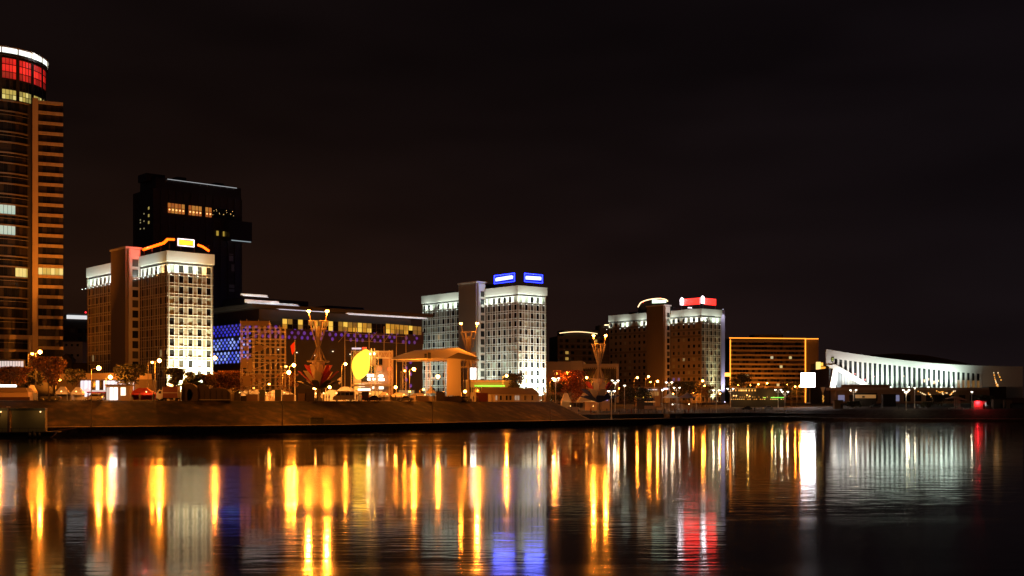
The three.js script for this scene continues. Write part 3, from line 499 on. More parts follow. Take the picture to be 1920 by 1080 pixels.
// ---------------------------------------------------------------- hotel outlined in amber
{
  const d = 873, o = thing('amber_outlined_hotel', 'wide banded hotel outlined with an amber light line', 'building', [xOf(1509, d), 7.4, -d], -0.0), H = (py) => yOf(py, d) - 7.4, W = 57, r = rng(91);
  o.rotation.y = 0.16;
  const band = [std(0.34, 0.28, 0.23, 0.85), std(0.38, 0.31, 0.25, 0.85)], led = glow(2.6, 0.72, 0.06);
  box(o, 'core', std(0.05, 0.04, 0.045), W, H(636), 16, -W / 2, H(636) / 2, -8.4); box(o, 'end_wall', std(0.22, 0.18, 0.16, 0.85), 12, H(637), 15, 6, H(637) / 2, -9, -0.15); box(o, 'roof_plant', M.darkWall, 22, 3, 10, -26, H(634) + 1, -9);
  const P = 3.3; for (let k = 0; k < 14; k++) { const y = H(641) - k * P; if (y < 2) break; box(o, 'spandrel', band[k % 2], W - 0.6, 1.35, 0.7, -W / 2, y, 0.1);
    for (let i = 0; i < 24; i++) { const lit = r() < 0.035; box(o, lit ? 'lit_window' : 'window', lit ? pick(r, [glow(0.75, 0.62, 0.25, 0.8), glow(0.8, 0.8, 0.5, 0.6)]) : pick(r, [std(0.05, 0.042, 0.04, 0.4), M.glassDark[0], M.glassDark[2]]), 2.0, P - 1.4, 0.12, -1.6 - i * 2.35, y - P / 2, -0.1); } }
  box(o, 'led_outline', led, W + 1, 0.6, 0.6, -W / 2, H(635), 0.6); box(o, 'led_outline', led, 0.6, H(635), 0.6, 0.2, H(635) / 2, 0.7); box(o, 'led_outline', led, 0.6, H(638), 0.6, -W + 0.2, H(638) / 2, 0.7); box(o, 'led_outline', led, 10, 0.6, 0.6, 5, H(635.2), 0.4, -0.15); box(o, 'side_sign_lamp', glow(3, 1.3, 0.2), 5, 2.6, 0.5, -W - 2.6, H(703), 0.8);
  
}
// ---------------------------------------------------------------- sports palace
const palaceRoof = [[1549, 654.5], [1575, 659], [1600, 663], [1650, 670], [1700, 676], [1750, 681], [1800, 684], [1850, 686], [1918, 687]], palaceHead = [[1560, 671.2], [1602, 677.5], [1650, 682], [1700, 687.5], [1750, 692.5], [1790, 697], [1842, 701]];
const along = (c, x) => { let i = 0; while (i < c.length - 2 && c[i + 1][0] < x) i++; const f = (x - c[i][0]) / (c[i + 1][0] - c[i][0]); return c[i][1] + f * (c[i + 1][1] - c[i][1]); };
{
  const d = 600, o = thing('sports_palace', 'long white sports hall with a swooping roof line and tall window slots', 'building', [xOf(1549, d), 7.2, -d], 0);
  const X = (px) => xOf(px, d) - xOf(1549, d), H = (py) => yOf(py, d) - 7.2, m = d / FOCAL, white = std(0.66, 0.65, 0.62, 0.8), r = rng(101);
  const q = (px, py) => [X(px), H(py)];
  // fascia above the slots
  const top = palaceRoof.filter(([x]) => x <= 1842).concat([[1842, along(palaceRoof, 1842)]]).map(([x, y]) => q(x, y)), low = [...palaceHead].reverse().map(([x, y]) => q(x, y));
  slab(o, 'roof_fascia', white, [...top, ...low, q(1560, 684), q(1549, 684)], 1.2, -1.2);
  slab(o, 'end_wall', std(0.6, 0.56, 0.5, 0.85), [q(1842, along(palaceRoof, 1842)), q(1850, 686), q(1918, 687), q(1918, 752), q(1842, 752)], 1.2, -1.25);
  slab(o, 'diagonal_beam', white, [q(1549.2, 684.2), q(1560, 684.2), q(1566, 683), q(1633, 722.5), q(1633, 728), q(1624, 728), q(1572, 696), q(1562, 691.5)], 1.3, -0.9);
  slab(o, 'forked_leg', white, [q(1562, 691.4), q(1572, 695.8), q(1566, 730), q(1555, 730)], 1.2, -0.95);
  for (let i = 0; i <= 30; i++) { // pillars and the dark slots between
    const px = 1565 + i * 9.22 - 2.2, yb = px < 1634 ? Math.max(683, 683 + (px - 1566) * 0.59) - 0.5 : 727, yt = along(palaceHead, px) - 0.4; if (px < 1560 || yb - yt < 3) continue;
    slab(o, 'pillar', white, [q(px - 1.65, yb), q(px + 1.65, yb), q(px + 1.65, yt), q(px - 1.65, yt)], 1.15, -1.2);
  }
  const slotM = [std(0.03, 0.034, 0.036, 0.12), std(0.045, 0.05, 0.05, 0.2), std(0.022, 0.024, 0.028, 0.1)], amberS = [glow(0.30, 0.13, 0.02, 0.6), glow(0.22, 0.10, 0.02, 0.6)];
  for (let i = 0; i < 30; i++) { const px = 1565 + i * 9.22 + 2.4, yb = px < 1634 ? 685 + (px - 1566) * 0.59 : 727, yt = along(palaceHead, px); if (yb - yt < 2.5) continue; for (const [a, b] of [[0, 0.5], [0.5, 1]]) { const amb = i > 24 && a > 0; slab(o, amb ? 'lit_window' : 'window', amb ? pick(r, amberS) : pick(r, slotM), [q(px - 3, yt + (yb - yt) * b - 0.25), q(px + 3, yt + (yb - yt) * b - 0.25), q(px + 3, yt + (yb - yt) * a), q(px - 3, yt + (yb - yt) * a)], 0.12, -1.0); } }
  for (const [px, py, w, h, c] of [[1604, 701, 2.6, 2.2, [1, 0.03, 0.05]], [1623, 712, 2.2, 3.2, [1, 0.02, 0.05]], [1640, 706, 1.2, 1.4, [0.8, 0.02, 0.1]], [1694, 705, 6, 1.2, [0.6, 0.2, 0.03]], [1712, 706, 1.5, 2.4, [0.5, 0.12, 0.02]], [1734, 714, 3, 5, [0.9, 0.35, 0.05]], [1752, 717, 4.5, 6, [0.8, 0.34, 0.04]], [1742, 711, 2, 4, [0.7, 0.2, 0.03]], [1760, 714, 2, 3, [1, 0.4, 0.06]]]) box(o, 'inside_sign_light', glow(...c, 0.8), w * m, h * m, 0.1, X(px), H(py), -0.6);
  // gable glazing between leg and diagonal
  for (let i = 0; i < 9; i++) { const px = 1571.5 + i * 5.2, yt = Math.max(697, 696.5 + (px - 1572) * 0.58); if (yt > 724) continue; slab(o, 'gable_window', pick(r, [std(0.3, 0.32, 0.3, 0.3), std(0.22, 0.25, 0.27, 0.3)]), [q(px - 2.2, 727), q(px + 2.2, 727), q(px + 2.2, yt + 1.6), q(px - 2.2, yt - 1)], 0.15, -1.1); }
  box(o, 'hall_body', std(0.05, 0.045, 0.045), X(1918) - X(1556), H(690), 38, (X(1556) + X(1918)) / 2, H(690) / 2, -20.5);
  slab(o, 'roof', std(0.10, 0.06, 0.045, 0.9), [q(1600, 668), q(1640, 663.5), q(1700, 660.5), q(1750, 664), q(1800, 673), q(1850, 684.5), q(1850, 690), q(1600, 690)], 30, -42);
  // podium with a canopy edge
  box(o, 'podium', std(0.3, 0.25, 0.2, 0.9), X(1842) - X(1558), H(732), 10, (X(1558) + X(1842)) / 2, H(732) / 2, 4.2); box(o, 'canopy_slab', std(0.42, 0.38, 0.33), X(1838) - X(1550), 1.3, 13, (X(1550) + X(1838)) / 2, H(729.6), 4.6);
  box(o, 'canopy_parapet', std(0.28, 0.2, 0.14, 0.9), X(1656) - X(1566), 1.9, 0.5, (X(1566) + X(1656)) / 2, H(725.4), 10.6); box(o, 'foundation_wall', std(0.25, 0.15, 0.1, 0.9), X(1918) - X(1842), 3, 4, (X(1842) + X(1918)) / 2, 1.3, 1.4);
  box(o, 'dark_annex', M.darkWall, 9, 8.2, 8, X(1856), 4.1, 5);
  for (let i = 0; i < 13; i++) { const lit = [0, 2, 4, 5].includes(i); box(o, lit ? 'shop_lit_window' : 'shop_window', lit ? glow(0.22, 0.22, 0.36, 0.7) : pick(r, slotM), 3.1, 3, 0.15, X(1568) + i * 5.4, 2.6, 9.3); }
  for (const px of [1850, 1862]) box(o, 'door', glow(0.7, 0.4, 0.06, px > 1855 ? 0.8 : 0.1), 0.9, 2.1, 0.12, X(px + 15), 3, 0.1).name = 'door_light';
  // emblem: dark square with two yellow-green leaves
  box(o, 'emblem_panel', std(0.02, 0.03, 0.01), 1.4, 2.2, 0.14, X(1560.8), H(674), 0.06);
  const leafM = glow(0.45, 0.5, 0.02, 0.9); for (const [x, y] of [[0, 0.35], [0.05, -0.45]]) slab(o, 'emblem_leaf_sign', leafM, [[-0.55, -0.3], [-0.1, -0.25], [0.5, 0.1], [0.55, 0.35], [0.05, 0.3], [-0.4, 0]], 0.06).position.set(X(1560.8) + x, H(674) + y, 0.15);
  // wash lights standing on the canopy
  for (const [k, px] of [1562, 1588, 1612, 1640, 1665, 1676, 1698, 1735, 1758, 1779].entries()) {
    const big = k < 4; if (k !== 5) box(o, 'wash_lamp', glow(0.9, 1, 0.9, k < 4 ? 5 : 9), 0.46, 0.46, 0.46, X(px), H(726.2), k < 2 ? 3.0 : 4.6);
    if (k !== 5) { const c = k < 3 ? [1, 0.97, 0.9] : [0.8, 1, 0.86]; lampLight(o, X(px), H(726.2), k < 2 ? 3.0 : 4.6, c, big ? 70 : 60, 8); spot(o, [X(px), H(725), 5.2], [X(px) + 2, H(680), -0.8], c, big ? 760 : 900, 1.0, 0.9); }
  }
}
{ // the far yellow-lit building seen between the amber hotel and the hall
  const d = 760, o = thing('amber_lit_block', 'bright amber-lit building between the amber-outlined hotel and the white hall', 'building', [xOf(1548, d), 7.4, -d], 0), H = (py) => yOf(py, d) - 7.4, r = rng(17);
  box(o, 'wall', std(0.14, 0.11, 0.09), 13, H(682), 8, -1, H(682) / 2, -4.2);
  for (const [x, py, w, h] of [[-4.6, 686, 3, 5], [-2.4, 683, 1.6, 2], [-1.6, 692, 3, 3], [0.4, 697, 3.4, 2.2], [2.4, 703, 1.4, 7], [3.4, 692, 2, 3], [4.2, 699, 2.4, 3], [1.6, 711, 3, 1.4], [-4.4, 694, 2, 1.2], [3.6, 716, 1.2, 3]]) box(o, 'lit_window', pick(r, [glow(1.6, 0.75, 0.1), glow(1.2, 0.5, 0.05), glow(1.4, 0.95, 0.3)]), w, h, 0.2, x, H(py), 0.1);
  for (let k = 0; k < 6; k++) box(o, 'louvre_band', std(0.2, 0.14, 0.1), 11, 0.4, 0.3, -1, 6 + k * 2.6, 0.1);
}
{ // big glaring led screen on a mast
  const d = 560, o = thing('led_screen', 'glaring white led screen on a mast beside the white hall', 'screen', [xOf(1515, d), 7, -d], 0), H = (py) => yOf(py, d) - 7, h = 6.6;
  box(o, 'mast', M.darkSteel, 1.3, H(726), 1.2, 0, H(726) / 2, -0.5); box(o, 'housing', M.darkSteel, 6.9, 7, 0.8, 0, H(712.5), -0.42); box(o, 'screen_panel', glow(1, 0.97, 1, 16), 6.5, h, 0.12, 0, H(712.5), 0.06);
  area(o, 0, H(712.5), 0.2, 0, 6.5, h, [1, 0.95, 1], 10); box(o, 'base', M.concrete, 2.2, 0.6, 2.2, 0, 0.3, -0.5);
}

// ---------------------------------------------------------------- street lamps
const sodiumHead = glow(1, 0.36, 0.06, 60), sodiumDim = glow(1, 0.34, 0.05, 36), whiteHead = glow(1, 0.9, 0.72, 7);
function streetLamp(px, py, n, label, cd, opts = {}) { // one sodium lantern on a mast
  const L = opts.d ? { x: xOf(px, opts.d), d: opts.d, z: -opts.d, h: 7.6 } : loc(px, n), base = opts.base ?? L.h, h = yOf(py, L.d) - base, o = thing('street_lamp', label, 'street lamp', [L.x, base, L.z], opts.yaw ?? -0.5, opts.group ?? 'sodium street lamps');
  bar(o, 'mast', M.pole, [opts.reach ?? -1.5, 0, 0], [opts.reach ?? -1.5, h - 0.3, 0], 0.13, 0.07); part(o, 'mast_base', new THREE.CylinderGeometry(0.2, 0.26, 0.7, 10), M.pole, [opts.reach ?? -1.5, 0.35, 0]);
  bar(o, 'arm', M.pole, [opts.reach ?? -1.5, h - 0.3, 0], [0, h + 0.12, 0], 0.06);
  part(o, 'lantern_hood', new THREE.SphereGeometry(0.42, 12, 6, 0, Math.PI * 2, 0, Math.PI / 2), M.darkSteel, [0, h + 0.16, 0], null, [1.0, 0.6, 0.9]);
  part(o, 'lamp_bowl', US, cd > 300 ? sodiumHead : sodiumDim, [0, h, 0], null, cd > 300 ? [0.46, 0.44, 0.46] : [0.36, 0.34, 0.36]);
  lampLight(o, 0, h - 0.55, 0, SODIUM, cd * (opts.power ?? 0.8), 14);
  return o;
}
const QL = 'tall lamps along the quay walkway';
streetLamp(185, 690, 1.6, 'tall lamp on the quay below the bright white kiosk', 900, { group: QL, yaw: 0.4, power: 0.7 });
streetLamp(541.5, 698, 1.6, 'tall lamp on the quay just right of the scaffold tower', 900, { group: QL, yaw: 0.4, power: 0.7 });
streetLamp(821, 706, 1.6, 'tall lamp on the quay in front of the stage canopy', 800, { group: QL, yaw: 0.4, power: 0.7 });
streetLamp(1040, 712, 1.6, 'tall lamp on the quay in front of the orange tree', 700, { group: QL, yaw: 0.4, power: 0.7 });
streetLamp(-6, 690, 1.6, 'tall lamp on the quay at the left edge, above the moored houseboat', 900, { group: QL, yaw: 0.4, power: 0.7 });
for (const [px, py, n, cd, lab] of [
  [75, 660, 40, 1100, 'bright street lamp in front of the round tower'], [60.5, 663, 60, 250, 'small street lamp just left of the bright one by the round tower'],
  [207, 707, 24, 900, 'low street lamp above the bright white kiosk'], [299, 676, 34, 1300, 'street lamp between the red gazebo and the neon-topped hotel'], [285.5, 679, 60, 220, 'small dim street lamp just left of the hotel corner'],
  [403, 671, 40, 500, 'street lamp at the right edge of the white-lit hotel end wall'], [551, 684.5, 30, 1500, 'bright street lamp beside the flag right of the scaffold'], [536, 687, 62, 220, 'small street lamp at the right foot of the scaffold'],
  [648, 682.5, 60, 500, 'street lamp left of the yellow egg pavilion'], [776, 692, 26, 1500, 'bright street lamp under the stage canopy'], [759, 695, 60, 200, 'small street lamp left of the bright lamp under the canopy'],
  [950, 704.5, 44, 1500, 'bright street lamp in front of the middle hotel'], [1100, 708, 60, 800, 'street lamp left of the right-hand flower column'], [1045, 699.5, 70, 260, 'small street lamp left of the orange tree crown'], [1064, 699, 42, 900, 'lamp shining inside the orange tree crown'], [1081, 708, 60, 260, 'small lamp at the right of the orange tree crown'],
  [1195, 708, 90, 380, 'leftmost of the lamps under the most distant slab hotel'], [1216, 706, 90, 420, 'second lamp under the most distant slab hotel'], [1233, 715, 60, 560, 'lower lamp left of the white peaked tents'], [1220, 716, 110, 150, 'small dim lamp below the second lamp under the distant hotel'],
  [1317.5, 714, 80, 380, 'lamp left of the yellow-lit corner of the distant slab hotel'], [1321, 723, 60, 140, 'small dim lamp just below the corner of the distant slab hotel'], [1491, 724.5, 60, 260, 'amber lamp left of the glaring screen'], [1500, 724, 62, 320, 'amber lamp touching the corner of the glaring screen'],
]) streetLamp(px, py, n, lab, cd);
for (const [px, py, d, cd, lab] of [[1422, 720.5, 838, 1500, 'left lamp in front of the amber-outlined hotel'], [1438.5, 718.5, 842, 1200, 'right lamp in front of the amber-outlined hotel'], [1407, 721.5, 846, 600, 'small lamp left of the pair by the amber-outlined hotel'], [1384, 722, 846, 600, 'small lamp below the left end of the amber-outlined hotel'], [1476, 721, 846, 900, 'lamp below the right end of the amber-outlined hotel']]) streetLamp(px, py, 0, lab, cd, { d });

for (const [i, [px, py, n, cd]] of [[28, 700, 80, 300], [112, 712, 70, 260], [228, 706, 80, 260], [322, 722, 60, 240], [420, 722, 70, 300], [475, 728, 55, 300], [505, 720, 70, 300], [590, 728, 55, 320], [618, 726, 62, 320], [636, 732, 50, 260], [742, 726, 60, 320], [768, 734, 70, 260], [794, 730, 70, 300], [832, 735, 60, 300], [872, 734, 40, 340], [905, 728, 60, 300], [985, 722, 60, 300], [1010, 730, 45, 260], [1160, 728, 90, 240], [1262, 738, 100, 200], [1300, 736, 100, 220], [1350, 738, 90, 220]].entries()) streetLamp(px, py, n, 'small distant street lamp ' + ['behind the leftmost rusty tree', 'behind the two orange tents', 'just above the bright kiosk roof', 'above the box truck', 'in the rust tree left of the scaffold', 'low behind the scaffold, left one', 'behind the scaffold, right one', 'behind the petals of the left flower column', 'above the round-topped orange tent', 'left of the egg pavilion foot', 'right of the egg pavilion', 'left of the bright lamp under the canopy, low', 'right of the bright lamp under the canopy, low', 'left of the banner wall', 'beside the foot of the petal-less flower column', 'above the dark red container', 'above the long pavilion roof', 'right of the long pavilion roof', 'behind the four-headed promenade lamp', 'above the bright peaked tent', 'above the dimmer peaked tent', 'left of the glowing cafe'][i], cd, { power: 0.7, group: 'small distant street lamps' });

// double-armed promenade lamps with pale dish heads
function promenadeLamp(px, py, n, label, opts = {}) {
  const L = loc(px, n), h = yOf(py, L.d) - L.h, o = thing('promenade_lamp', label, 'promenade lamp', [L.x, L.h, L.z], opts.yaw ?? 0, 'pale double-armed promenade lamps'), w = (opts.w ?? 5.2) * L.m;
  bar(o, 'post', M.offwhite, [0, 0, 0], [0, h - 0.1, 0], 0.15, 0.1); part(o, 'post_base', new THREE.CylinderGeometry(0.2, 0.28, 0.8, 10), M.offwhite, [0, 0.4, 0]);
  const n_ = opts.heads ?? 2;
  for (let i = 0; i < n_; i++) {
    const a = n_ === 1 ? 0 : i / n_ * Math.PI * 2, R = n_ === 1 ? 0.05 : w * (n_ === 4 && i % 2 ? 0.75 : 1), x = Math.cos(a) * R, z = Math.sin(a) * R, dy = n_ === 4 ? (i % 2 ? -0.7 : 0.1) : 0;
    part(o, 'arm', new THREE.TubeGeometry(new THREE.QuadraticBezierCurve3(V(0, h - 1.4, 0), V(x, h - 1.2 + dy, z), V(x, h - 0.2 + dy, z)), 8, 0.06, 6), M.offwhite);
    part(o, 'dish_lamp', new THREE.LatheGeometry([[0.05, -0.16], [0.26, -0.12], [0.5, 0.05], [0.42, 0.12], [0, 0.16]].map(([a_, b]) => new THREE.Vector2(a_, b)), 12), whiteHead, [x, h + dy, z]);
    if (i < 2) lampLight(o, x, h - 0.45 + dy, z, [1, 0.78, 0.5], opts.cd ?? 24, 12);
  }
  return o;
}
for (const [px, py, n, lab, o] of [
  [1042, 709.5, 22, 'pale double lamp beside the orange tree', {}], [1146.5, 733.5, 1.6, 'pale double lamp on the quay just right of the retaining wall', {}], [1153.5, 714, 26, 'pale four-headed lamp right of the flower column', { heads: 4 }], [1171, 723, 34, 'pale single-headed lamp right of the four-headed one', { heads: 1 }], [1254.5, 717, 26, 'pale double lamp left of the white peaked tent', {}], [1269, 727, 50, 'pale double lamp seen between the two peaked tents', {}],
  [1242, 731, 6.8, 'pale lamp rising from the quay railing left of the peaked tents', { heads: 1 }], [1343, 732, 9, 'pale lamp right of the dim peaked tent', {}], [1369.5, 729, 60, 'pale double lamp left of the glowing two-storey cafe', {}], [1472, 734.5, 10, 'pale double lamp left of the glaring screen, taller', {}], [1459, 731, 50, 'pale double lamp left of the glaring screen, smaller', {}], [1600, 731.5, 55, 'pale double lamp before the brown booth near the white hall', {}],
  [1699, 732, 12, 'pale four-headed lamp in front of the white hall', { heads: 4 }], [1715, 727, 20, 'pale single lamp just right of the four-headed one', { heads: 1 }], [1822, 735, 18, 'pale single lamp left of the booth with the red light', { heads: 1 }],
]) promenadeLamp(px, py, n, lab, o);

// ---------------------------------------------------------------- flower columns
const petalPale = std(0.62, 0.55, 0.45, 0.7), petalRed = std(0.5, 0.05, 0.06, 0.7), petalBlue = std(0.04, 0.06, 0.24, 0.7), petalDark = std(0.06, 0.05, 0.05, 0.6), slatM = std(0.36, 0.29, 0.22, 0.7);
function petalGeo(len, w) { const s = new THREE.Shape(); s.moveTo(-0.12, 0); s.bezierCurveTo(-w * 0.5, len * 0.4, -w * 0.62, len * 0.75, -w * 0.42, len); s.lineTo(w * 0.42, len * 0.97); s.bezierCurveTo(w * 0.62, len * 0.75, w * 0.5, len * 0.4, 0.12, 0); return new THREE.ExtrudeGeometry(s, { depth: 0.07, bevelEnabled: false, curveSegments: 8 }).translate(0, 0, -0.035); }
function flowerColumn(px, n, py, lamps, tiers, label, yaw = 0) {
  const L = loc(px, n), H = (p) => yOf(p, L.d) - L.h, o = thing('flower_column', label, 'lamp column', [L.x, L.h, L.z], yaw, 'sculptural flower lamp columns'), h = H(py), k = h / 23;
  for (const [x, z] of [[-0.34, -0.2], [0.34, -0.2], [0, 0.36]]) bar(o, 'column_tube', slatM, [x, 0, z], [x * 0.7, 19.2 * k, z * 0.7], 0.2, 0.14);
  for (let i = 0; i < 12; i++) part(o, 'column_ring', new THREE.TorusGeometry(0.44, 0.06, 6, 14), slatM, [0, (1 + i * 1.55) * k, 0], [Math.PI / 2, 0, 0]);
  part(o, 'footing', new THREE.CylinderGeometry(1, 1.2, 0.8, 16), M.concrete, [0, 0.4, 0]);
  for (let i = 0; i < 8; i++) { const a = i / 8 * Math.PI * 2 + 0.3, c = Math.cos(a), s = Math.sin(a); // upper sheaf and lower legs
    const m1 = box(o, 'sheaf_slat', slatM, 0.3, 7.2 * k, 0.1, c * 1.42, 17.0 * k, s * 1.42); m1.quaternion.setFromUnitVectors(UPV, V(c * 2.3, 6.9 * k, s * 2.3).normalize()); m1.rotateY(-a + Math.PI / 2);
    const m2 = box(o, 'leg_slat', slatM, 0.5, 4.3 * k, 0.1, c * 1.15, 12.0 * k, s * 1.15); m2.quaternion.setFromUnitVectors(UPV, V(-c * 1.9, 3.8 * k, -s * 1.9).normalize()); m2.rotateY(a + Math.PI / 2);
  }
  for (const [R, y] of [[2.55, 20.4], [2.1, 18.4], [2.75, 10.1]]) part(o, 'hoop', new THREE.TorusGeometry(R, y < 12 ? 0.16 : 0.06, 8, 36), slatM, [0, y * k, 0], [Math.PI / 2, 0, 0]);
  for (let i = 0; i < 4; i++) { const a = i * Math.PI / 2 + 0.4; bar(o, 'hoop_spoke', slatM, [0, 10.1 * k, 0], [2.7 * Math.cos(a), 10.1 * k, 2.7 * Math.sin(a)], 0.07); }
  for (const [x, z, cd] of lamps) { bar(o, 'lamp_arm', slatM, [x * 0.45, 16 * k, z * 0.45], [x, h - 0.1, z], 0.11); part(o, 'lamp_hood', new THREE.SphereGeometry(0.5, 12, 6, 0, Math.PI * 2, 0, Math.PI / 2), M.darkSteel, [x, h + 0.15, z], null, [1, 0.6, 1]); part(o, 'lamp_bowl', US, cd > 400 ? sodiumHead : sodiumDim, [x, h - 0.05, z + 0.12], null, [0.46, 0.34, 0.46]); spot(o, [x, h - 0.2, z + 0.75], [x * 1.5, h - 3.2, z + 8], SODIUM, cd * 0.5, 1.38, 0.5, 18); if (cd > 400) lampLight(o, x, h - 0.75, z + 0.2, SODIUM, cd * 0.07, 14); }
  for (const [tilt, count, len, w, mat, off] of tiers) { const g = petalGeo(len * k, w * k); for (let i = 0; i < count; i++) { const a = (i + off) / count * Math.PI * 2, m = part(o, 'petal', g, Array.isArray(mat) ? mat[Math.abs(Math.sin(a)) > 0.55 ? 1 : 0] : mat, [0, 3 * k, 0]); m.rotation.order = 'YXZ'; m.rotation.y = a; m.rotation.x = tilt; } }
  return o;
}
flowerColumn(597, 20, 583, [[-2.4, 0.3, 2600], [2.3, 0.3, 2600]], [[0.22, 10, 7.4, 1.25, petalPale, 0], [0.52, 10, 7.2, 1.35, [petalPale, petalRed], 0.5], [0.85, 10, 7.0, 1.5, [petalPale, petalRed], 0.2], [1.22, 10, 6.4, 1.7, petalDark, 0]], 'tall flower lamp column with pale and red petals, two bright orange lamps, right of the scaffold');
flowerColumn(879, 24, 606, [[2.55, 0.3, 2600], [-2.4, -0.5, 260]], [], 'tall flower lamp column without petals, in front of the stage canopy');
flowerColumn(1123, 21.5, 629, [[-1.9, 0.3, 2400], [2.3, 0.3, 1700]], [[0.22, 10, 7.4, 1.3, petalPale, 0], [0.6, 10, 7.4, 1.5, [petalPale, petalRed], 0.5], [0.95, 10, 7.0, 1.9, [petalPale, petalBlue], 0.3], [1.25, 10, 6.6, 2.2, petalBlue, 0]], 'flower lamp column with red and blue petals, above the retaining wall');

// ---------------------------------------------------------------- scaffold tower
{
  const L = loc(492, 27), o = thing('scaffold_tower', 'tall orange-lit scaffold tower with stairs and plank decks', 'scaffold', [L.x, L.h, L.z], 0.12), m = L.m, X = (px) => (px - 492) * m, H = (py) => yOf(py, L.d) - L.h, r = rng(61);
  const tubeM = std(0.55, 0.5, 0.42, 0.5), deckM = [std(0.4, 0.3, 0.18), std(0.48, 0.37, 0.22), std(0.34, 0.25, 0.15)];
  const cols = [452, 463, 474, 485, 495, 505, 515, 524, 533], tops = [600, 598, 603, 600, 602, 601, 612, 610, 609], zs = [0, -2.4, -4.8];
  cols.forEach((px, i) => zs.forEach((z, j) => bar(o, 'standard', tubeM, [X(px), 0, z], [X(px), H(tops[i]) - j * 0.3, z], 0.055)));
  const lifts = 10; for (let k = 1; k <= lifts; k++) { const y = k * 1.95; for (const z of zs) { const last = y < H(612) ? 8 : 5; bar(o, 'ledger', tubeM, [X(452), y, z], [X(cols[last]), y, z], 0.05); if (k % 2 && y < H(606)) bar(o, 'guard_rail', tubeM, [X(452), y + 1, z], [X(cols[last]), y + 1, z], 0.035); } for (const i of [0, 2, 5, 8]) if (y < H(tops[i])) bar(o, 'transom', tubeM, [X(cols[i]), y, 0.1], [X(cols[i]), y, -4.9], 0.045);
    for (const i of [0, 3, 6]) if (r() < 0.75 && y < H(tops[i + 1])) bar(o, 'brace', tubeM, [X(cols[i]), y - 1.95, 0.06], [X(cols[i + 1]), y, 0.06], 0.04);
    if (k >= 2) for (let q = 0; q < 4; q++) { const a = q * 2, b = a + 2; if (r() < 0.55 || y > H(tops[a]) - 0.4) continue; for (let z = 0; z < 3; z++) box(o, 'deck_board', pick(r, deckM), X(cols[b]) - X(cols[a]) - 0.06, 0.06, 0.72, (X(cols[a]) + X(cols[b])) / 2, y + 0.1, -0.6 - z * 0.82); } }
  for (let k = 0; k < 8; k++) { const y0 = 1.2 + k * 2.1, flip = k % 2 ? 1 : -1, x0 = X(484), dx = 2.6; for (let s = 0; s < 8; s++) box(o, 'stair_tread', pick(r, deckM), 0.42, 0.06, 0.9, x0 + flip * (-dx + s * 2 * dx / 7), y0 + s * 0.26, -1.4); for (const z of [-0.9, -1.9]) bar(o, 'stringer', tubeM, [x0 - flip * dx, y0, z], [x0 + flip * dx, y0 + 2.0, z], 0.06); }
  for (const [a, b, p0, p1] of [[453, 504, 602, 611], [458, 466, 649, 658], [478, 492, 647, 658], [453, 463, 671, 690], [466, 473, 672, 698], [496, 520, 668, 674], [456, 470, 705, 724], [480, 492, 702, 710]]) box(o, 'plywood_panel', pick(r, deckM), (b - a) * m, (p1 - p0) * m, 0.08, X((a + b) / 2), H((p0 + p1) / 2), 0.16);
}
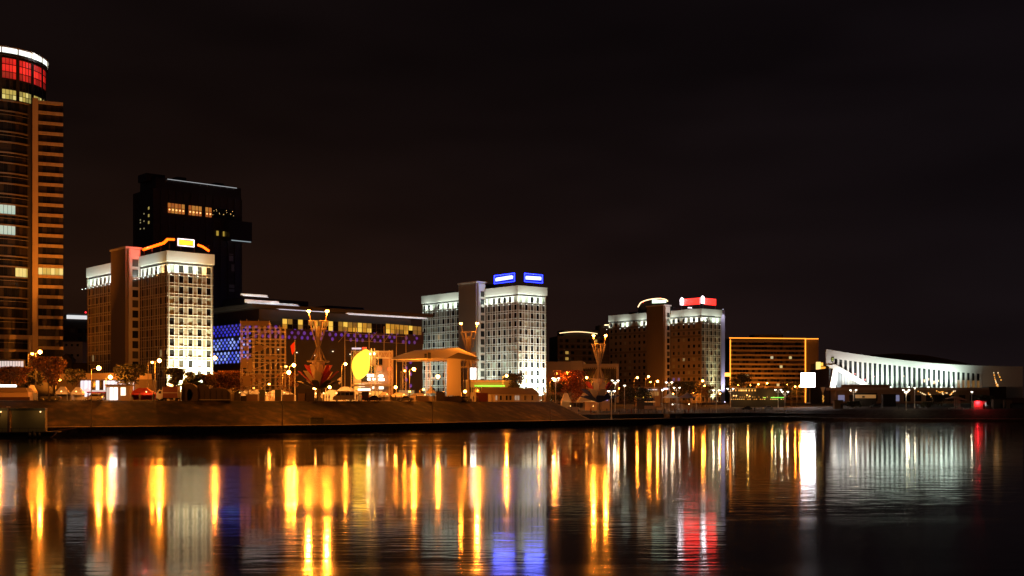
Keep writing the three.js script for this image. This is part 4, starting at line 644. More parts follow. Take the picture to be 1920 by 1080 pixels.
// ---------------------------------------------------------------- stage: truss towers, canopy, banner wall
function truss(o, x, z, h, w, mat) { // a four-chord lattice mast
  for (const [a, b] of [[-1, -1], [1, -1], [-1, 1], [1, 1]]) bar(o, 'chord', mat, [x + a * w / 2, 0, z + b * w / 2], [x + a * w / 2, h, z + b * w / 2], 0.055);
  const n = Math.round(h / w); for (let i = 0; i < n; i++) { const y = i * h / n, y1 = (i + 1) * h / n, s = i % 2 ? 1 : -1; bar(o, 'lacing', mat, [x - s * w / 2, y, z + w / 2], [x + s * w / 2, y1, z + w / 2], 0.035); bar(o, 'lacing', mat, [x + w / 2, y, z - s * w / 2], [x + w / 2, y1, z + s * w / 2], 0.035); }
}
const trussM = std(0.5, 0.46, 0.4, 0.45, { metalness: 0.3 });
{
  const L = loc(815, 26), m = L.m, X = (px) => (px - 815) * m, H = (py) => yOf(py, L.d) - L.h;
  const o = thing('stage_canopy', 'large pale stage canopy lit orange, in front of the middle hotel', 'stage', [L.x, L.h, L.z], 0.0);
  truss(o, X(803), 0.4, H(655), 1.1, trussM); truss(o, X(833), -8, H(668), 0.9, trussM); truss(o, X(753), -9, H(668), 0.9, trussM); truss(o, X(889), -9, H(668), 0.9, trussM); truss(o, X(866), 0.2, H(670), 0.9, trussM);
  // membrane: rows from the front edge to the ridge to the back edge
  const rows = [[[735, 674], [760, 676.5], [790, 674], [815, 671.5], [845, 671], [870, 672.5], [898, 671]], [[745, 667], [765, 663], [790, 661.5], [815, 660], [838, 658], [862, 657.5], [893, 668]], [[762, 659.5], [775, 655.5], [795, 654], [818, 652.5], [840, 651], [858, 650.5], [885, 663]], [[750, 664], [770, 660], [792, 658], [816, 657], [840, 656], [862, 656], [890, 668]], [[735, 674], [760, 675], [790, 673.5], [815, 672], [845, 672], [870, 673], [898, 672]]], zz = [3.6, 0, -5, -10, -13.5];
  const pos = [], idx = []; rows.forEach((rw, j) => rw.forEach(([px, py]) => pos.push(X(px), H(py), zz[j]))); for (let j = 0; j < 4; j++) for (let i = 0; i < 6; i++) { const a = j * 7 + i, b = a + 7; idx.push(a, a + 1, b, a + 1, b + 1, b); }
  const g = new THREE.BufferGeometry(); g.setAttribute('position', new THREE.Float32BufferAttribute(pos, 3)); g.setIndex(idx); g.computeVertexNormals(); part(o, 'canopy_membrane', g, new THREE.MeshPhysicalMaterial({ color: lin(0.62, 0.55, 0.46), roughness: 0.9, transmission: 0.18, side: THREE.DoubleSide }));
  for (const z of [3.5, -13.3]) bar(o, 'edge_beam', trussM, [X(737), H(674.5), z], [X(896), H(672.5), z], 0.16);
  slab(o, 'banner_wall', std(0.5, 0.44, 0.36, 0.95), [[X(838), H(742)], [X(865), H(742)], [X(864), H(672)], [X(838.5), H(671)]], 0.25, 1.6);
  slab(o, 'side_panel', std(0.16, 0.13, 0.1, 0.9), [[X(840), H(672)], [X(860), H(662)], [X(897), H(671)], [X(890), H(676)], [X(866), H(674)]], 0.15, 3.7);
  box(o, 'stage_deck', std(0.2, 0.16, 0.12), X(880) - X(760), 1.5, 12, (X(880) + X(760)) / 2, 0.75, -5);
  for (let i = 0; i < 10; i++) box(o, 'deck_skirt', std(0.15, 0.12, 0.1), 1.7, 1.3, 0.1, X(764) + i * 1.86, 0.7, 1.1);
  box(o, 'speaker_stack', M.rubber, 0.8, 1.8, 0.9, X(807), H(668), 4.3); box(o, 'speaker_stack', M.rubber, 0.7, 1.2, 0.9, X(800), H(668), 4.3);
  const e = thing('egg_pavilion', 'glazed stage pavilion glowing amber with a luminous yellow egg shape', 'pavilion', [xOf(697, L.d + 4), L.h, -(L.d + 4)], 0.0), E = (px) => (px - 697) * m;
  const am = [glow(0.9, 0.3, 0.03, 0.8), glow(0.6, 0.17, 0.02, 0.7), glow(1.2, 0.5, 0.06, 0.9)], r = rng(9);
  box(e, 'back_wall', std(0.3, 0.2, 0.12), 12, H(655), 0.4, 0, H(655) / 2, -4.5);
  for (let i = 0; i < 4; i++) for (let j = 0; j < 5; j++) box(e, 'lit_window', j === 0 || (i === 0) ? pick(r, am) : pick(r, [glow(0.16, 0.05, 0.006), glow(0.3, 0.09, 0.01), M.blackGlass]), 2.0, 2.3, 0.12, E(667) + i * 2.15, 2 + j * 2.55, -4.2);
  truss(e, E(660.5), 0.2, H(656), 0.7, trussM); truss(e, E(700), 1, H(652), 1.0, trussM); truss(e, E(733), 0.2, H(655), 0.9, trussM); truss(e, E(706), -1.5, H(656), 0.8, trussM);
  for (const py of [657, 669]) { bar(e, 'roof_chord', trussM, [E(660), H(py), 0.4], [E(735), H(py + 1), 0.4], 0.08); bar(e, 'roof_chord', trussM, [E(660), H(py), -3.6], [E(735), H(py + 1), -3.6], 0.08); }
  for (let i = 0; i < 14; i++) bar(e, 'lacing', trussM, [E(660) + i * 0.83, H(i % 2 ? 657 : 669), 0.4], [E(660) + (i + 1) * 0.83, H(i % 2 ? 669 : 657), 0.4], 0.04);
  box(e, 'fascia_sign_light', glow(0.75, 0.62, 0.72), 2.8, 0.5, 0.3, E(669), H(652.5), 0.8); box(e, 'red_lamp', glow(2.4, 0.05, 0.03), 1.2, 1.1, 0.3, E(684), H(653.5), 0.7);
  const eg = new THREE.Shape(); const P = [[692, 659], [693, 663], [692.5, 675], [692, 688], [690, 696], [682, 705], [675, 709], [670, 708], [665, 698], [662.5, 688], [664, 676], [669, 668], [676, 662], [684, 657], [689, 656.5]].map(([a, b]) => new THREE.Vector2(E(a), H(b)));
  eg.setFromPoints(new THREE.SplineCurve([...P, P[0]]).getPoints(60)); part(e, 'egg_screen', new THREE.ExtrudeGeometry(eg, { depth: 0.7, bevelEnabled: true, bevelSize: 0.3, bevelThickness: 0.3, bevelSegments: 3 }), glow(1.7, 0.92, 0.06, 1.15), [0, 0, 1.2]);
  area(e, E(678), H(683), 2.6, 0, 4, 6.6, [1, 0.5, 0.03], 2.2);
  for (const [px, py, w, h] of [[693, 703, 13, 5], [690, 710, 6, 4.5], [700, 710, 6, 4], [712, 704, 10, 4.5], [714, 711, 11, 4.5], [713, 726, 9, 6], [699, 725, 5, 7], [676, 722, 12, 5], [681, 730, 24, 4]]) box(e, 'work_light', glow(1, 0.86, 0.66, py < 715 ? 4.5 : 2.2), w * m, h * m, 0.2, E(px), H(py), -2.2 - (px % 3) * 0.3);
  for (const [px, py] of [[695, 663], [703, 662.5]]) { ball(e, 'spot_lamp', glow(1, 0.6, 0.2, 30), 0.24, E(px), H(py), 1.8); lampLight(e, E(px), H(py), 1.8, [1, 0.36, 0.06], 150, 12); }
  for (const [px, py] of [[711, 690], [730, 691]]) box(e, 'red_lamp', glow(2.2, 0.1, 0.03), 0.9, 0.9, 0.2, E(px), H(py), -1); box(e, 'canopy_slab', std(0.3, 0.26, 0.22), 12, 0.6, 5, 0, H(722), -2.4); lampLight(e, E(690), H(715), -0.5, [1, 0.5, 0.16], 60, 20);
}
{ // light poles of the second, unfinished truss rig behind
  const L = loc(700, 70), m = L.m, o = thing('truss_gantry', 'thin lattice gantry standing before the blue dots, above the egg pavilion', 'gantry', [L.x, L.h, L.z], 0.1), X = (px) => (px - 700) * m, H = (py) => yOf(py, L.d) - L.h;
  for (const px of [647, 667, 692, 720, 743, 761]) bar(o, 'mast', trussM, [X(px), 0, 0], [X(px), H(612), 0], 0.13); for (const py of [638, 625]) bar(o, 'rail', trussM, [X(647), H(py), 0], [X(761), H(py + 6), 0], 0.06);
  for (const [a, b] of [[635, 652], [692, 707], [720, 733]]) bar(o, 'stay', trussM, [X(a), H(642), 0.2], [X(b), H(622), 0.2], 0.06);
}

// ---------------------------------------------------------------- tents, stalls, kiosks
function gazebo(o, w, dp, eave, peak, mat, wall, legs = M.steel) { // hipped fabric roof on legs
  const g = new THREE.BufferGeometry(), W = w / 2, D = dp / 2, r = w * 0.18;
  const v = [[-W, eave, D], [W, eave, D], [W, eave, -D], [-W, eave, -D], [-r, peak, 0.2], [r, peak, 0.2], [r, peak, -0.2], [-r, peak, -0.2]];
  const q = [[0, 1, 5, 4], [1, 2, 6, 5], [2, 3, 7, 6], [3, 0, 4, 7], [4, 5, 6, 7]], pos = []; for (const [a, b, c, d] of q) for (const i of [a, b, c, a, c, d]) pos.push(...v[i]);
  g.setAttribute('position', new THREE.Float32BufferAttribute(pos, 3)); g.computeVertexNormals(); part(o, 'fabric_roof', g, mat);
  for (const [x, z, ww, yaw] of [[0, D, w, 0], [0, -D, w, 0], [W, 0, dp, Math.PI / 2], [-W, 0, dp, Math.PI / 2]]) box(o, 'valance', mat, ww, 0.45, 0.04, x, eave - 0.2, z, yaw);
  for (const x of [-W + 0.06, W - 0.06]) for (const z of [-D + 0.06, D - 0.06]) bar(o, 'leg', legs, [x, 0, z], [x, eave, z], 0.05);
  if (wall) { box(o, 'back_wall', wall, w - 0.2, eave - 0.4, 0.04, 0, eave / 2, -D + 0.12); box(o, 'side_wall', wall, dp - 0.2, eave - 0.4, 0.04, -W + 0.14, eave / 2, 0, Math.PI / 2); }
}
function peakTent(o, w, eave, peak, mat) { const pts = []; for (let i = 0; i <= 10; i++) { const t = i / 10; pts.push(new THREE.Vector2((1 - t) ** 1.7 * w * 0.707 + 0.03, eave + (peak - eave) * t)); } part(o, 'fabric_roof', new THREE.LatheGeometry(pts, 4).rotateY(Math.PI / 4), mat); for (const x of [-1, 1]) for (const z of [-1, 1]) bar(o, 'leg', M.steel, [x * w * 0.47, 0, z * w * 0.47], [x * w * 0.47, eave, z * w * 0.47], 0.06); part(o, 'finial', US, M.steel, [0, peak + 0.05, 0], null, [0.08, 0.16, 0.08]); }
const canvasMats = [M.canvas, std(0.58, 0.5, 0.4, 0.9), M.canvasWhite];
for (const [px, w, py, n, lab, mat, wall] of [
  [268, 44, 727.5, 24, 'red folding gazebo beside the box truck', M.red, M.red],
  [118, 22, 725, 24, 'orange-lit open tent with a dark gable, left of the bright kiosk', canvasMats[1], std(0.12, 0.09, 0.07)],
  [146, 20, 726, 23, 'orange-lit square tent just left of the white-striped stall', canvasMats[0], canvasMats[0]],
  [60, 16, 722, 40, 'small tent behind the bare tree trunk at the left', canvasMats[1], M.concrete],
  [1061, 17, 737, 30, 'small orange-lit stall tent under the orange tree', canvasMats[1], canvasMats[1]],
  [1099, 32, 737, 30, 'open orange tent left of the flower column with blue petals', canvasMats[0], null],
  [748, 30, 736, 36, 'low orange marquee left of the pale peaked tent', canvasMats[1], canvasMats[1]], [720, 20, 735, 32, 'low orange marquee beside the egg pavilion', canvasMats[0], canvasMats[0]], [785, 36, 737, 40, 'wide low marquee under the stage canopy', canvasMats[1], canvasMats[0]], [690, 14, 733, 26, 'narrow orange tent behind the dark van', canvasMats[0], canvasMats[0]],
]) { const L = loc(px, n), o = thing('market_tent', lab, 'tent', [L.x, L.h, L.z], 0.1); const e = yOf(py, L.d) - L.h; gazebo(o, w * L.m, Math.min(6, w * L.m), Math.max(1.7, e * 0.58), e, mat, wall); bar(o, 'lamp_stand', M.darkSteel, [w * L.m * 0.3, 0, 4.4], [w * L.m * 0.3, 2, 4.4], 0.03); ball(o, 'stall_lamp', glow(1, 0.55, 0.18, 7), 0.13, w * L.m * 0.3, 2.05, 4.4); lampLight(o, w * L.m * 0.3, 2.05, 4.4, [1, 0.42, 0.1], 15, 7); }
for (const [px, w, py, n, lab] of [[472, 60, 730, 46, 'large orange-lit marquee behind the foot of the scaffold'], [520, 58, 731, 44, 'orange-lit marquee right behind the scaffold'], [646, 44, 725, 40, 'tall rounded orange marquee behind the minibus'], [622, 40, 731, 34, 'round-topped orange tent left of the minibus'], [585, 34, 732, 46, 'orange marquee behind the petals of the flower column']]) {
  const L = loc(px, n), o = thing('marquee', lab, 'marquee', [L.x, L.h, L.z], 0), h = yOf(py, L.d) - L.h, W = w * L.m / 2;
  const s = [[-W, 0], [W, 0], [W, h * 0.45], [W * 0.66, h * 0.72], [W * 0.3, h * 0.95], [0, h], [-W * 0.3, h * 0.95], [-W * 0.66, h * 0.72], [-W, h * 0.45]]; slab(o, 'tent_shell', canvasMats[0], s, 7, -7, [], 0.05);
  for (const s2 of [-0.6, 0.6]) { bar(o, 'lamp_stand', M.darkSteel, [W * s2, 0, 3], [W * s2, 2.1, 3], 0.04); ball(o, 'work_lamp', glow(1, 0.5, 0.14, 10), 0.16, W * s2, 2.2, 3); lampLight(o, W * s2, 2.2, 3, [1, 0.4, 0.08], 40, 8); }
  for (let i = 0; i < 4; i++) bar(o, 'rib', M.steel, [-W + W * 2 * (i + 0.5) / 4, 0, 0.1], [-W + W * 2 * (i + 0.5) / 4, h * (i === 0 || i === 3 ? 0.62 : 0.92), 0.1], 0.04);
}
for (const [px, w, py, n, lab, mat] of [[808, 21, 722, 34, 'small pale peaked tent under the stage canopy', canvasMats[0]], [1257, 27, 733.5, 30, 'brighter white peaked tent on the promenade', M.canvasWhite], [1288, 30, 733.5, 34, 'dimmer peaked tent on the promenade, right of the bright one', std(0.5, 0.45, 0.42, 0.9)]]) { const L = loc(px, n), o = thing('peaked_tent', lab, 'tent', [L.x, L.h, L.z], 0.15), h = yOf(py, L.d) - L.h, big = px > 1000; peakTent(o, w * L.m, big ? h - 12.5 * L.m : h * 0.5, h, mat); if (big) lampLight(o, 0, 2.6, 3, [1, 0.9, 0.75], 26, 12).userData = {}; if (big) { ball(o, 'hanging_lamp', glow(1, 0.9, 0.7, 6), 0.2, 0, 2.6, 3); bar(o, 'lamp_cord', M.darkSteel, [0, 2.7, 3], [0, h - 12 * L.m, 2.6], 0.02); } }
{ // long white marquee at the far left edge
  const L = loc(24, 22), m = L.m, o = thing('long_stall', 'long low stall with an orange side wall under a white tube lamp, far left', 'stall', [L.x, L.h, L.z], 0.1), H = (py) => yOf(py, L.d) - L.h;
  box(o, 'wall', std(0.6, 0.45, 0.32), 62 * m, H(735), 4, -4 * m, H(735) / 2, -2.2); slab(o, 'roof', std(0.3, 0.23, 0.17), [[-36 * m, H(735.2)], [28 * m, H(735.2)], [23 * m, H(727)], [-36 * m, H(726)]], 4.6, -4.4); box(o, 'tube_lamp', glow(1, 0.95, 0.85, 7), 29 * m, 0.45, 0.4, -8.5 * m, H(723.5), 0); for (const x of [-20, 3]) bar(o, 'tube_bracket', M.darkSteel, [x * m, H(727), 0], [x * m, H(724.6), 0], 0.05); area(o, -8.5 * m, H(723.5), 0.4, 0, 29 * m, 0.4, [1, 0.92, 0.8], 6); box(o, 'plinth', std(0.08, 0.04, 0.03), 66 * m, 0.7, 0.4, -2 * m, 0.4, 0.2);
}
{ // kiosks
  const L = loc(221, 22), m = L.m, o = thing('kiosk', 'bright white-lit glass kiosk above the quay', 'kiosk', [L.x, L.h, L.z], 0.05), H = (py) => yOf(py, L.d) - L.h, X = (px) => (px - 221) * m, tanK = std(0.42, 0.33, 0.2, 0.85);
  box(o, 'body', tanK, X(243) - X(199), H(723), 3, (X(243) + X(199)) / 2, H(723) / 2, -1.6); box(o, 'roof', std(0.2, 0.16, 0.12), X(245) - X(197), 0.3, 3.6, (X(244) + X(198)) / 2, H(722), -1.5);
  for (const [a, b, k] of [[200, 205, 0.5], [206, 213, 1.8], [213.5, 221, 1.8]]) { box(o, 'lit_door', glow(1, 0.93, 0.84, k), X(b) - X(a), H(726) - 0.2, 0.1, (X(a) + X(b)) / 2, H(726) / 2 + 0.05, 0); } for (const px of [205.5, 213.2, 221.5]) box(o, 'door_frame', M.steel, 0.1, H(725), 0.16, X(px), H(725) / 2, 0.04);
  box(o, 'lit_window', glow(1, 0.82, 0.6, 1.7), X(236) - X(226), 1.9, 0.1, X(231), H(734), 0.0); for (const s of [-1, 1]) { box(o, 'window_frame', tanK, 0.12, 2.1, 0.14, X(231) + s * 5.2 * m, H(734), 0.04); box(o, 'window_sill', tanK, 10.8 * m, 0.12, 0.2, X(231), H(734) + s * 1.02, 0.06); }
  area(o, X(213), 1.4, 0.25, 0, 1.6, 2.4, [1, 0.92, 0.82], 9); box(o, 'step', M.concrete, 3.4, 0.15, 0.9, X(212), 0.08, 0.7);
  const q = thing('striped_stall', 'low stall with a white-lit awning and red stripe left of the bright kiosk', 'stall', [xOf(182, L.d + 1), L.h, -(L.d + 1)], 0), Q = (px) => (px - 182) * m;
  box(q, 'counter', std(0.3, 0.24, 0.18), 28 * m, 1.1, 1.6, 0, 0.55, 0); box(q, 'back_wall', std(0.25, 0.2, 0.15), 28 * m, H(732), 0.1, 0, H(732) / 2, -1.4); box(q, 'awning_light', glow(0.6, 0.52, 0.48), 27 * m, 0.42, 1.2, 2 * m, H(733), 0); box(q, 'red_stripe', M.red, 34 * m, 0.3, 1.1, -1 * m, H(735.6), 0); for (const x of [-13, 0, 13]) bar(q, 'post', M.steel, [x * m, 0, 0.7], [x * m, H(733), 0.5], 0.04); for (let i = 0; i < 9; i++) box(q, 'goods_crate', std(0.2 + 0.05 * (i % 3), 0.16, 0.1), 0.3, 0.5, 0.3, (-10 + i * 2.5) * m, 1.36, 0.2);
  part(q, 'round_sign', new THREE.CylinderGeometry(0.55, 0.55, 0.2, 20).rotateX(Math.PI / 2), glow(1.6, 0.7, 0.7), [-18 * m, H(732), 0.2]);
}
{ // curved low hall behind with white shop windows
  const d = 340, o = thing('low_shop_hall', 'long low hall with white-lit shop windows behind the kiosks', 'building', [xOf(196, d), 7.5, -d], 0.12), m = d / FOCAL, H = (py) => yOf(py, d) - 7.5, r = rng(8);
  box(o, 'hall_wall', std(0.16, 0.13, 0.1), 26, H(711), 8, 0, H(711) / 2, -4.2); const fascia = [[-13, H(712)], [-13.4, H(702)], [-6, H(700)], [2, H(699)], [13, H(700.5)], [13, H(711)]]; slab(o, 'fascia', std(0.46, 0.38, 0.32, 0.85), fascia, 0.6, -0.2); box(o, 'roof', M.concreteDark, 27, 0.3, 9, 0, H(700), -4.6);
  for (let i = 0; i < 14; i++) { const dark = i === 3 || i === 5; box(o, dark ? 'shop_window' : 'shop_lit_window', dark ? M.blackGlass : glow(0.95, 0.92, 1, 0.8 + r() * 0.7), 0.92, H(711) - 1.4, 0.1, -6.1 + i * 1.05, (H(711) + 0.6) / 2, 0.05); box(o, 'mullion', M.darkSteel, 0.1, H(711) - 0.6, 0.14, -6.62 + i * 1.05, (H(711) + 0.6) / 2, 0.1); }
}
for (const [px, py, w, lab] of [[12, 683, 58, 'white-lit glazed shop front behind the leftmost tree'], [83, 684, 25, 'white-lit shop front at the foot of the round tower wing']]) { const d = 385, o = thing('shop_front', lab, 'shop front', [xOf(px, d), 7.5, -d], 0.1), H = (q) => yOf(q, d) - 7.5, m = d / FOCAL; box(o, 'wall', M.concreteDark, w * m + 1, H(674), 2, 0, H(674) / 2, -1.1); const k = Math.round(w / 5); for (let i = 0; i < k; i++) { box(o, 'shop_lit_window', glow(0.95, 0.85, 0.8, 0.7), 5 * m - 0.1, H(677) - H(692), 0.1, (-w / 2 + 5 * (i + 0.5)) * m, H(684.5), 0); box(o, 'mullion', M.darkSteel, 0.09, H(676) - H(693), 0.14, (-w / 2 + 5 * i) * m, H(684.5), 0.05); } }
{ // long pavilion under the middle hotel and the green line building
  const L = loc(966, 34), m = L.m, o = thing('long_pavilion', 'long low pavilion with a brown hipped roof in front of the middle hotel', 'building', [L.x, L.h, L.z], 0.06), X = (px) => (px - 966) * m, H = (py) => yOf(py, L.d) - L.h, wallM = std(0.5, 0.42, 0.32, 0.85);
  box(o, 'wall', wallM, X(1010) - X(922), H(739), 7, (X(1010) + X(922)) / 2, H(739) / 2, -3.6); slab(o, 'roof', std(0.22, 0.16, 0.11, 0.9), [[X(900), H(739)], [X(1012), H(739.5)], [X(1000), H(727)], [X(905), H(726.5)]], 8.6, -7.9); box(o, 'plinth', M.darkWall, X(1012) - X(920), 0.9, 0.6, (X(1012) + X(920)) / 2, 0.45, 0.3);
  for (const [px, lit] of [[931, 1], [939, 0], [950, 0], [957, 0], [967, 1], [972, 1], [985, 0], [998, 0]]) box(o, lit ? 'lit_window' : 'window', lit ? glow(0.55, 0.42, 0.3, 0.6) : M.glassDark[1], 3.4 * m, 1.5, 0.1, X(px), H(746), 0.0);
  for (let i = 0; i < 9; i++) box(o, 'wall_post', std(0.4, 0.33, 0.25), 0.14, H(740), 0.12, X(922) + i * 1.88, H(740) / 2, 0.02);
  const g = thing('green_line_hall', 'low concrete hall with a green neon line under the middle hotel', 'building', [xOf(916, 440), 7.5, -440], 0.1), G = (py) => yOf(py, 440) - 7.5, k = 440 / FOCAL; box(g, 'wall', M.concrete, 84 * k, G(714), 10, 0, G(714) / 2, -5.4); box(g, 'roof_edge', M.offwhite, 86 * k, 0.8, 11, 0, G(714.5), -5); box(g, 'neon_line', glow(0.35, 2.2, 0.12), 57 * k, 0.34, 0.3, 2 * k, G(723.4), 0.4); box(g, 'neon_line', glow(0.15, 1.2, 0.08), 3 * k, 0.34, 0.3, -36 * k, G(723.4), 0.4); area(g, 2 * k, G(723.4), 0.7, 0, 56 * k, 0.3, [0.3, 1, 0.15], 3.5); for (let i = 0; i < 9; i++) box(g, 'window', M.glassDark[i % 4], 1.4, 1.8, 0.1, (-36 + i * 9) * k, G(731), 0.02);
  const p = thing('lit_poster_wall', 'glaring white lit panel at the foot of the middle hotel, behind the petal-less flower column', 'light panel', [xOf(886, 455), 7.5, -455], 0.0), pk = 455 / FOCAL, PH = (py) => yOf(py, 455) - 7.5; box(p, 'frame', M.darkSteel, 14 * pk, PH(688) - PH(712), 0.4, 0, PH(700), -0.3); box(p, 'screen_panel', glow(1, 0.97, 0.9, 5), 13 * pk, PH(689) - PH(711), 0.1, 0, PH(700), 0); box(p, 'upper_poster', std(0.5, 0.42, 0.42), 12 * pk, PH(660) - PH(682), 0.2, 0, PH(671), -0.1); area(p, 0, PH(700), 0.3, 0, 13 * pk, 4, [1, 0.95, 0.85], 5); for (const x of [-1.2, 1.2]) box(p, 'mast', M.darkSteel, 0.25, PH(660), 0.25, x, PH(660) / 2, -0.65);
}
{ // two-storey glowing cafe and its neighbours on the right
  const L = loc(1395, 62), m = L.m, o = thing('glowing_cafe', 'two-storey cafe with rows of amber lights left of the screen', 'cafe', [L.x, L.h, L.z], 0), X = (px) => (px - 1395) * m, H = (py) => yOf(py, L.d) - L.h, r = rng(19), am = [glow(1.5, 0.6, 0.08), glow(1.0, 0.36, 0.04), glow(1.6, 0.9, 0.25)];
  box(o, 'wall', std(0.035, 0.028, 0.022), X(1470) - X(1372), H(728), 6, (X(1470) + X(1372)) / 2, H(728) / 2, -3.2); box(o, 'roof', M.concreteDark, X(1420) - X(1370), 0.4, 7, X(1395), H(728), -3);
  for (let i = 0; i < 16; i++) { box(o, r() < 0.8 ? 'lit_window' : 'dim_window', r() < 0.7 ? pick(r, am) : std(0.05, 0.04, 0.03), 2.1 * m, 3 * m, 0.1, X(1374) + i * 2.8 * m, H(732), 0); box(o, 'string_lamp', glow(1.8, 0.75, 0.12), 0.5, 0.22, 0.2, X(1374) + i * 2.8 * m, H(728.6), 0.2); }
  for (let i = 0; i < 26; i++) { if (r() < 0.8) box(o, 'string_lamp', pick(r, am), 2.0 * m, 1.1 * m, 0.2, X(1371) + i * 3.9 * m, H(748.6), 0.4); if (r() < 0.6) box(o, 'string_lamp', pick(r, am), 1.4 * m, 0.7 * m, 0.2, X(1372) + i * 3.9 * m, H(744.4), 0.4); }
  box(o, 'neon_line', glow(0.2, 1.8, 0.15), 24 * m, 0.32, 0.2, X(1457), H(745.4), 0.6); box(o, 'neon_line', glow(0.6, 1.2, 0.1), 5 * m, 0.3, 0.2, X(1433), H(745.6), 0.6); lampLight(o, X(1400), H(738), 3, [1, 0.5, 0.1], 60, 20); lampLight(o, X(1445), H(740), 3, [1, 0.5, 0.1], 40, 20);
  for (const [px, py] of [[1375, 742], [1380, 742], [1400, 741], [1405, 743]]) ball(o, 'globe_lamp', glow(1.6, 0.8, 0.25, 2), 0.3, X(px), H(py), 0.9);
}
{
  const L = loc(1120, 40), m = L.m, o = thing('bar_stall', 'long amber-lit bar counter behind the flower column with blue petals', 'stall', [L.x, L.h + 0.0, L.z], 0), X = (px) => (px - 1120) * m, H = (py) => yOf(py, L.d) - L.h; box(o, 'counter', std(0.5, 0.35, 0.2), 46 * m, H(750), 1.2, 0, H(750) / 2, 0); box(o, 'roof', std(0.05, 0.045, 0.04), 52 * m, 0.3, 4, 0, H(741), -1); box(o, 'back_wall', std(0.2, 0.14, 0.09), 48 * m, H(742), 0.2, 0, H(742) / 2, -2.6); box(o, 'strip_lamp', glow(1.3, 0.62, 0.2), 34 * m, 0.2, 0.2, -2 * m, H(749), 0.7); area(o, -2 * m, H(749), 0.9, 0, 34 * m, 0.2, [1, 0.5, 0.15], 5); box(o, 'menu_screen', glow(0.45, 0.38, 1.0), 5 * m, 6 * m, 0.1, X(1137), H(748), 0.8); for (const x of [-24, -8, 8, 24]) bar(o, 'post', M.darkSteel, [x * m, 0, 0.6], [x * m, H(741), 0.6], 0.06);
  const b = loc(1210, 50), q = thing('garden_bar', 'low bar with a blue-grey awning and an orange counter under the dark trees', 'stall', [b.x, b.h, b.z], 0), K = (py) => yOf(py, b.d) - b.h; box(q, 'awning', std(0.12, 0.14, 0.24), 31 * b.m, 0.8, 3, 0, K(748.5), 0); box(q, 'counter', std(0.5, 0.3, 0.16), 20 * b.m, 1.4, 0.8, 8 * b.m, 0.8, 1); box(q, 'strip_lamp', glow(1.2, 0.45, 0.1), 20 * b.m, 0.18, 0.2, 8 * b.m, K(753.5), 1.2); for (const x of [-14, 0, 14]) bar(q, 'post', M.darkSteel, [x * b.m, 0, 1], [x * b.m, K(748.5), 1], 0.06); box(q, 'back_wall', std(0.1, 0.08, 0.06), 30 * b.m, K(750), 0.1, 0, K(750) / 2, -1.3); for (const x of [-4, -1, 2]) ball(q, 'garland_lamp', glow(1.3, 0.9, 0.1), 0.28, x, K(744 - x % 2), 1.2);
  const c = loc(1215, 78), s = thing('long_shop', 'long low shop with a thin white sign line behind the garden bar', 'building', [c.x, c.h, c.z], 0), S = (py) => yOf(py, c.d) - c.h; box(s, 'wall', std(0.35, 0.25, 0.16), 46 * c.m, S(726), 7, 0, S(726) / 2, -3.6); box(s, 'roof', std(0.3, 0.22, 0.16), 50 * c.m, 0.5, 8, 0, S(726), -3.4); box(s, 'sign_line_light', glow(1.0, 0.9, 0.85), 18 * c.m, 0.28, 0.2, 8 * c.m, S(730.6), 0.2); box(s, 'shop_sign_light', glow(1.4, 1.5, 1.8), 8.5 * c.m, 0.7, 0.2, 33 * c.m, S(729), 0.8); bar(s, 'sign_post', M.darkSteel, [33 * c.m, 0, 0.7], [33 * c.m, S(731), 0.7], 0.1); for (let i = 0; i < 8; i++) box(s, 'lit_window', glow(0.5, 0.24, 0.06, 0.3 + 0.1 * (i % 4)), 4 * c.m, 1.8, 0.1, (-19 + i * 5.3) * c.m, S(738), 0.02);
}
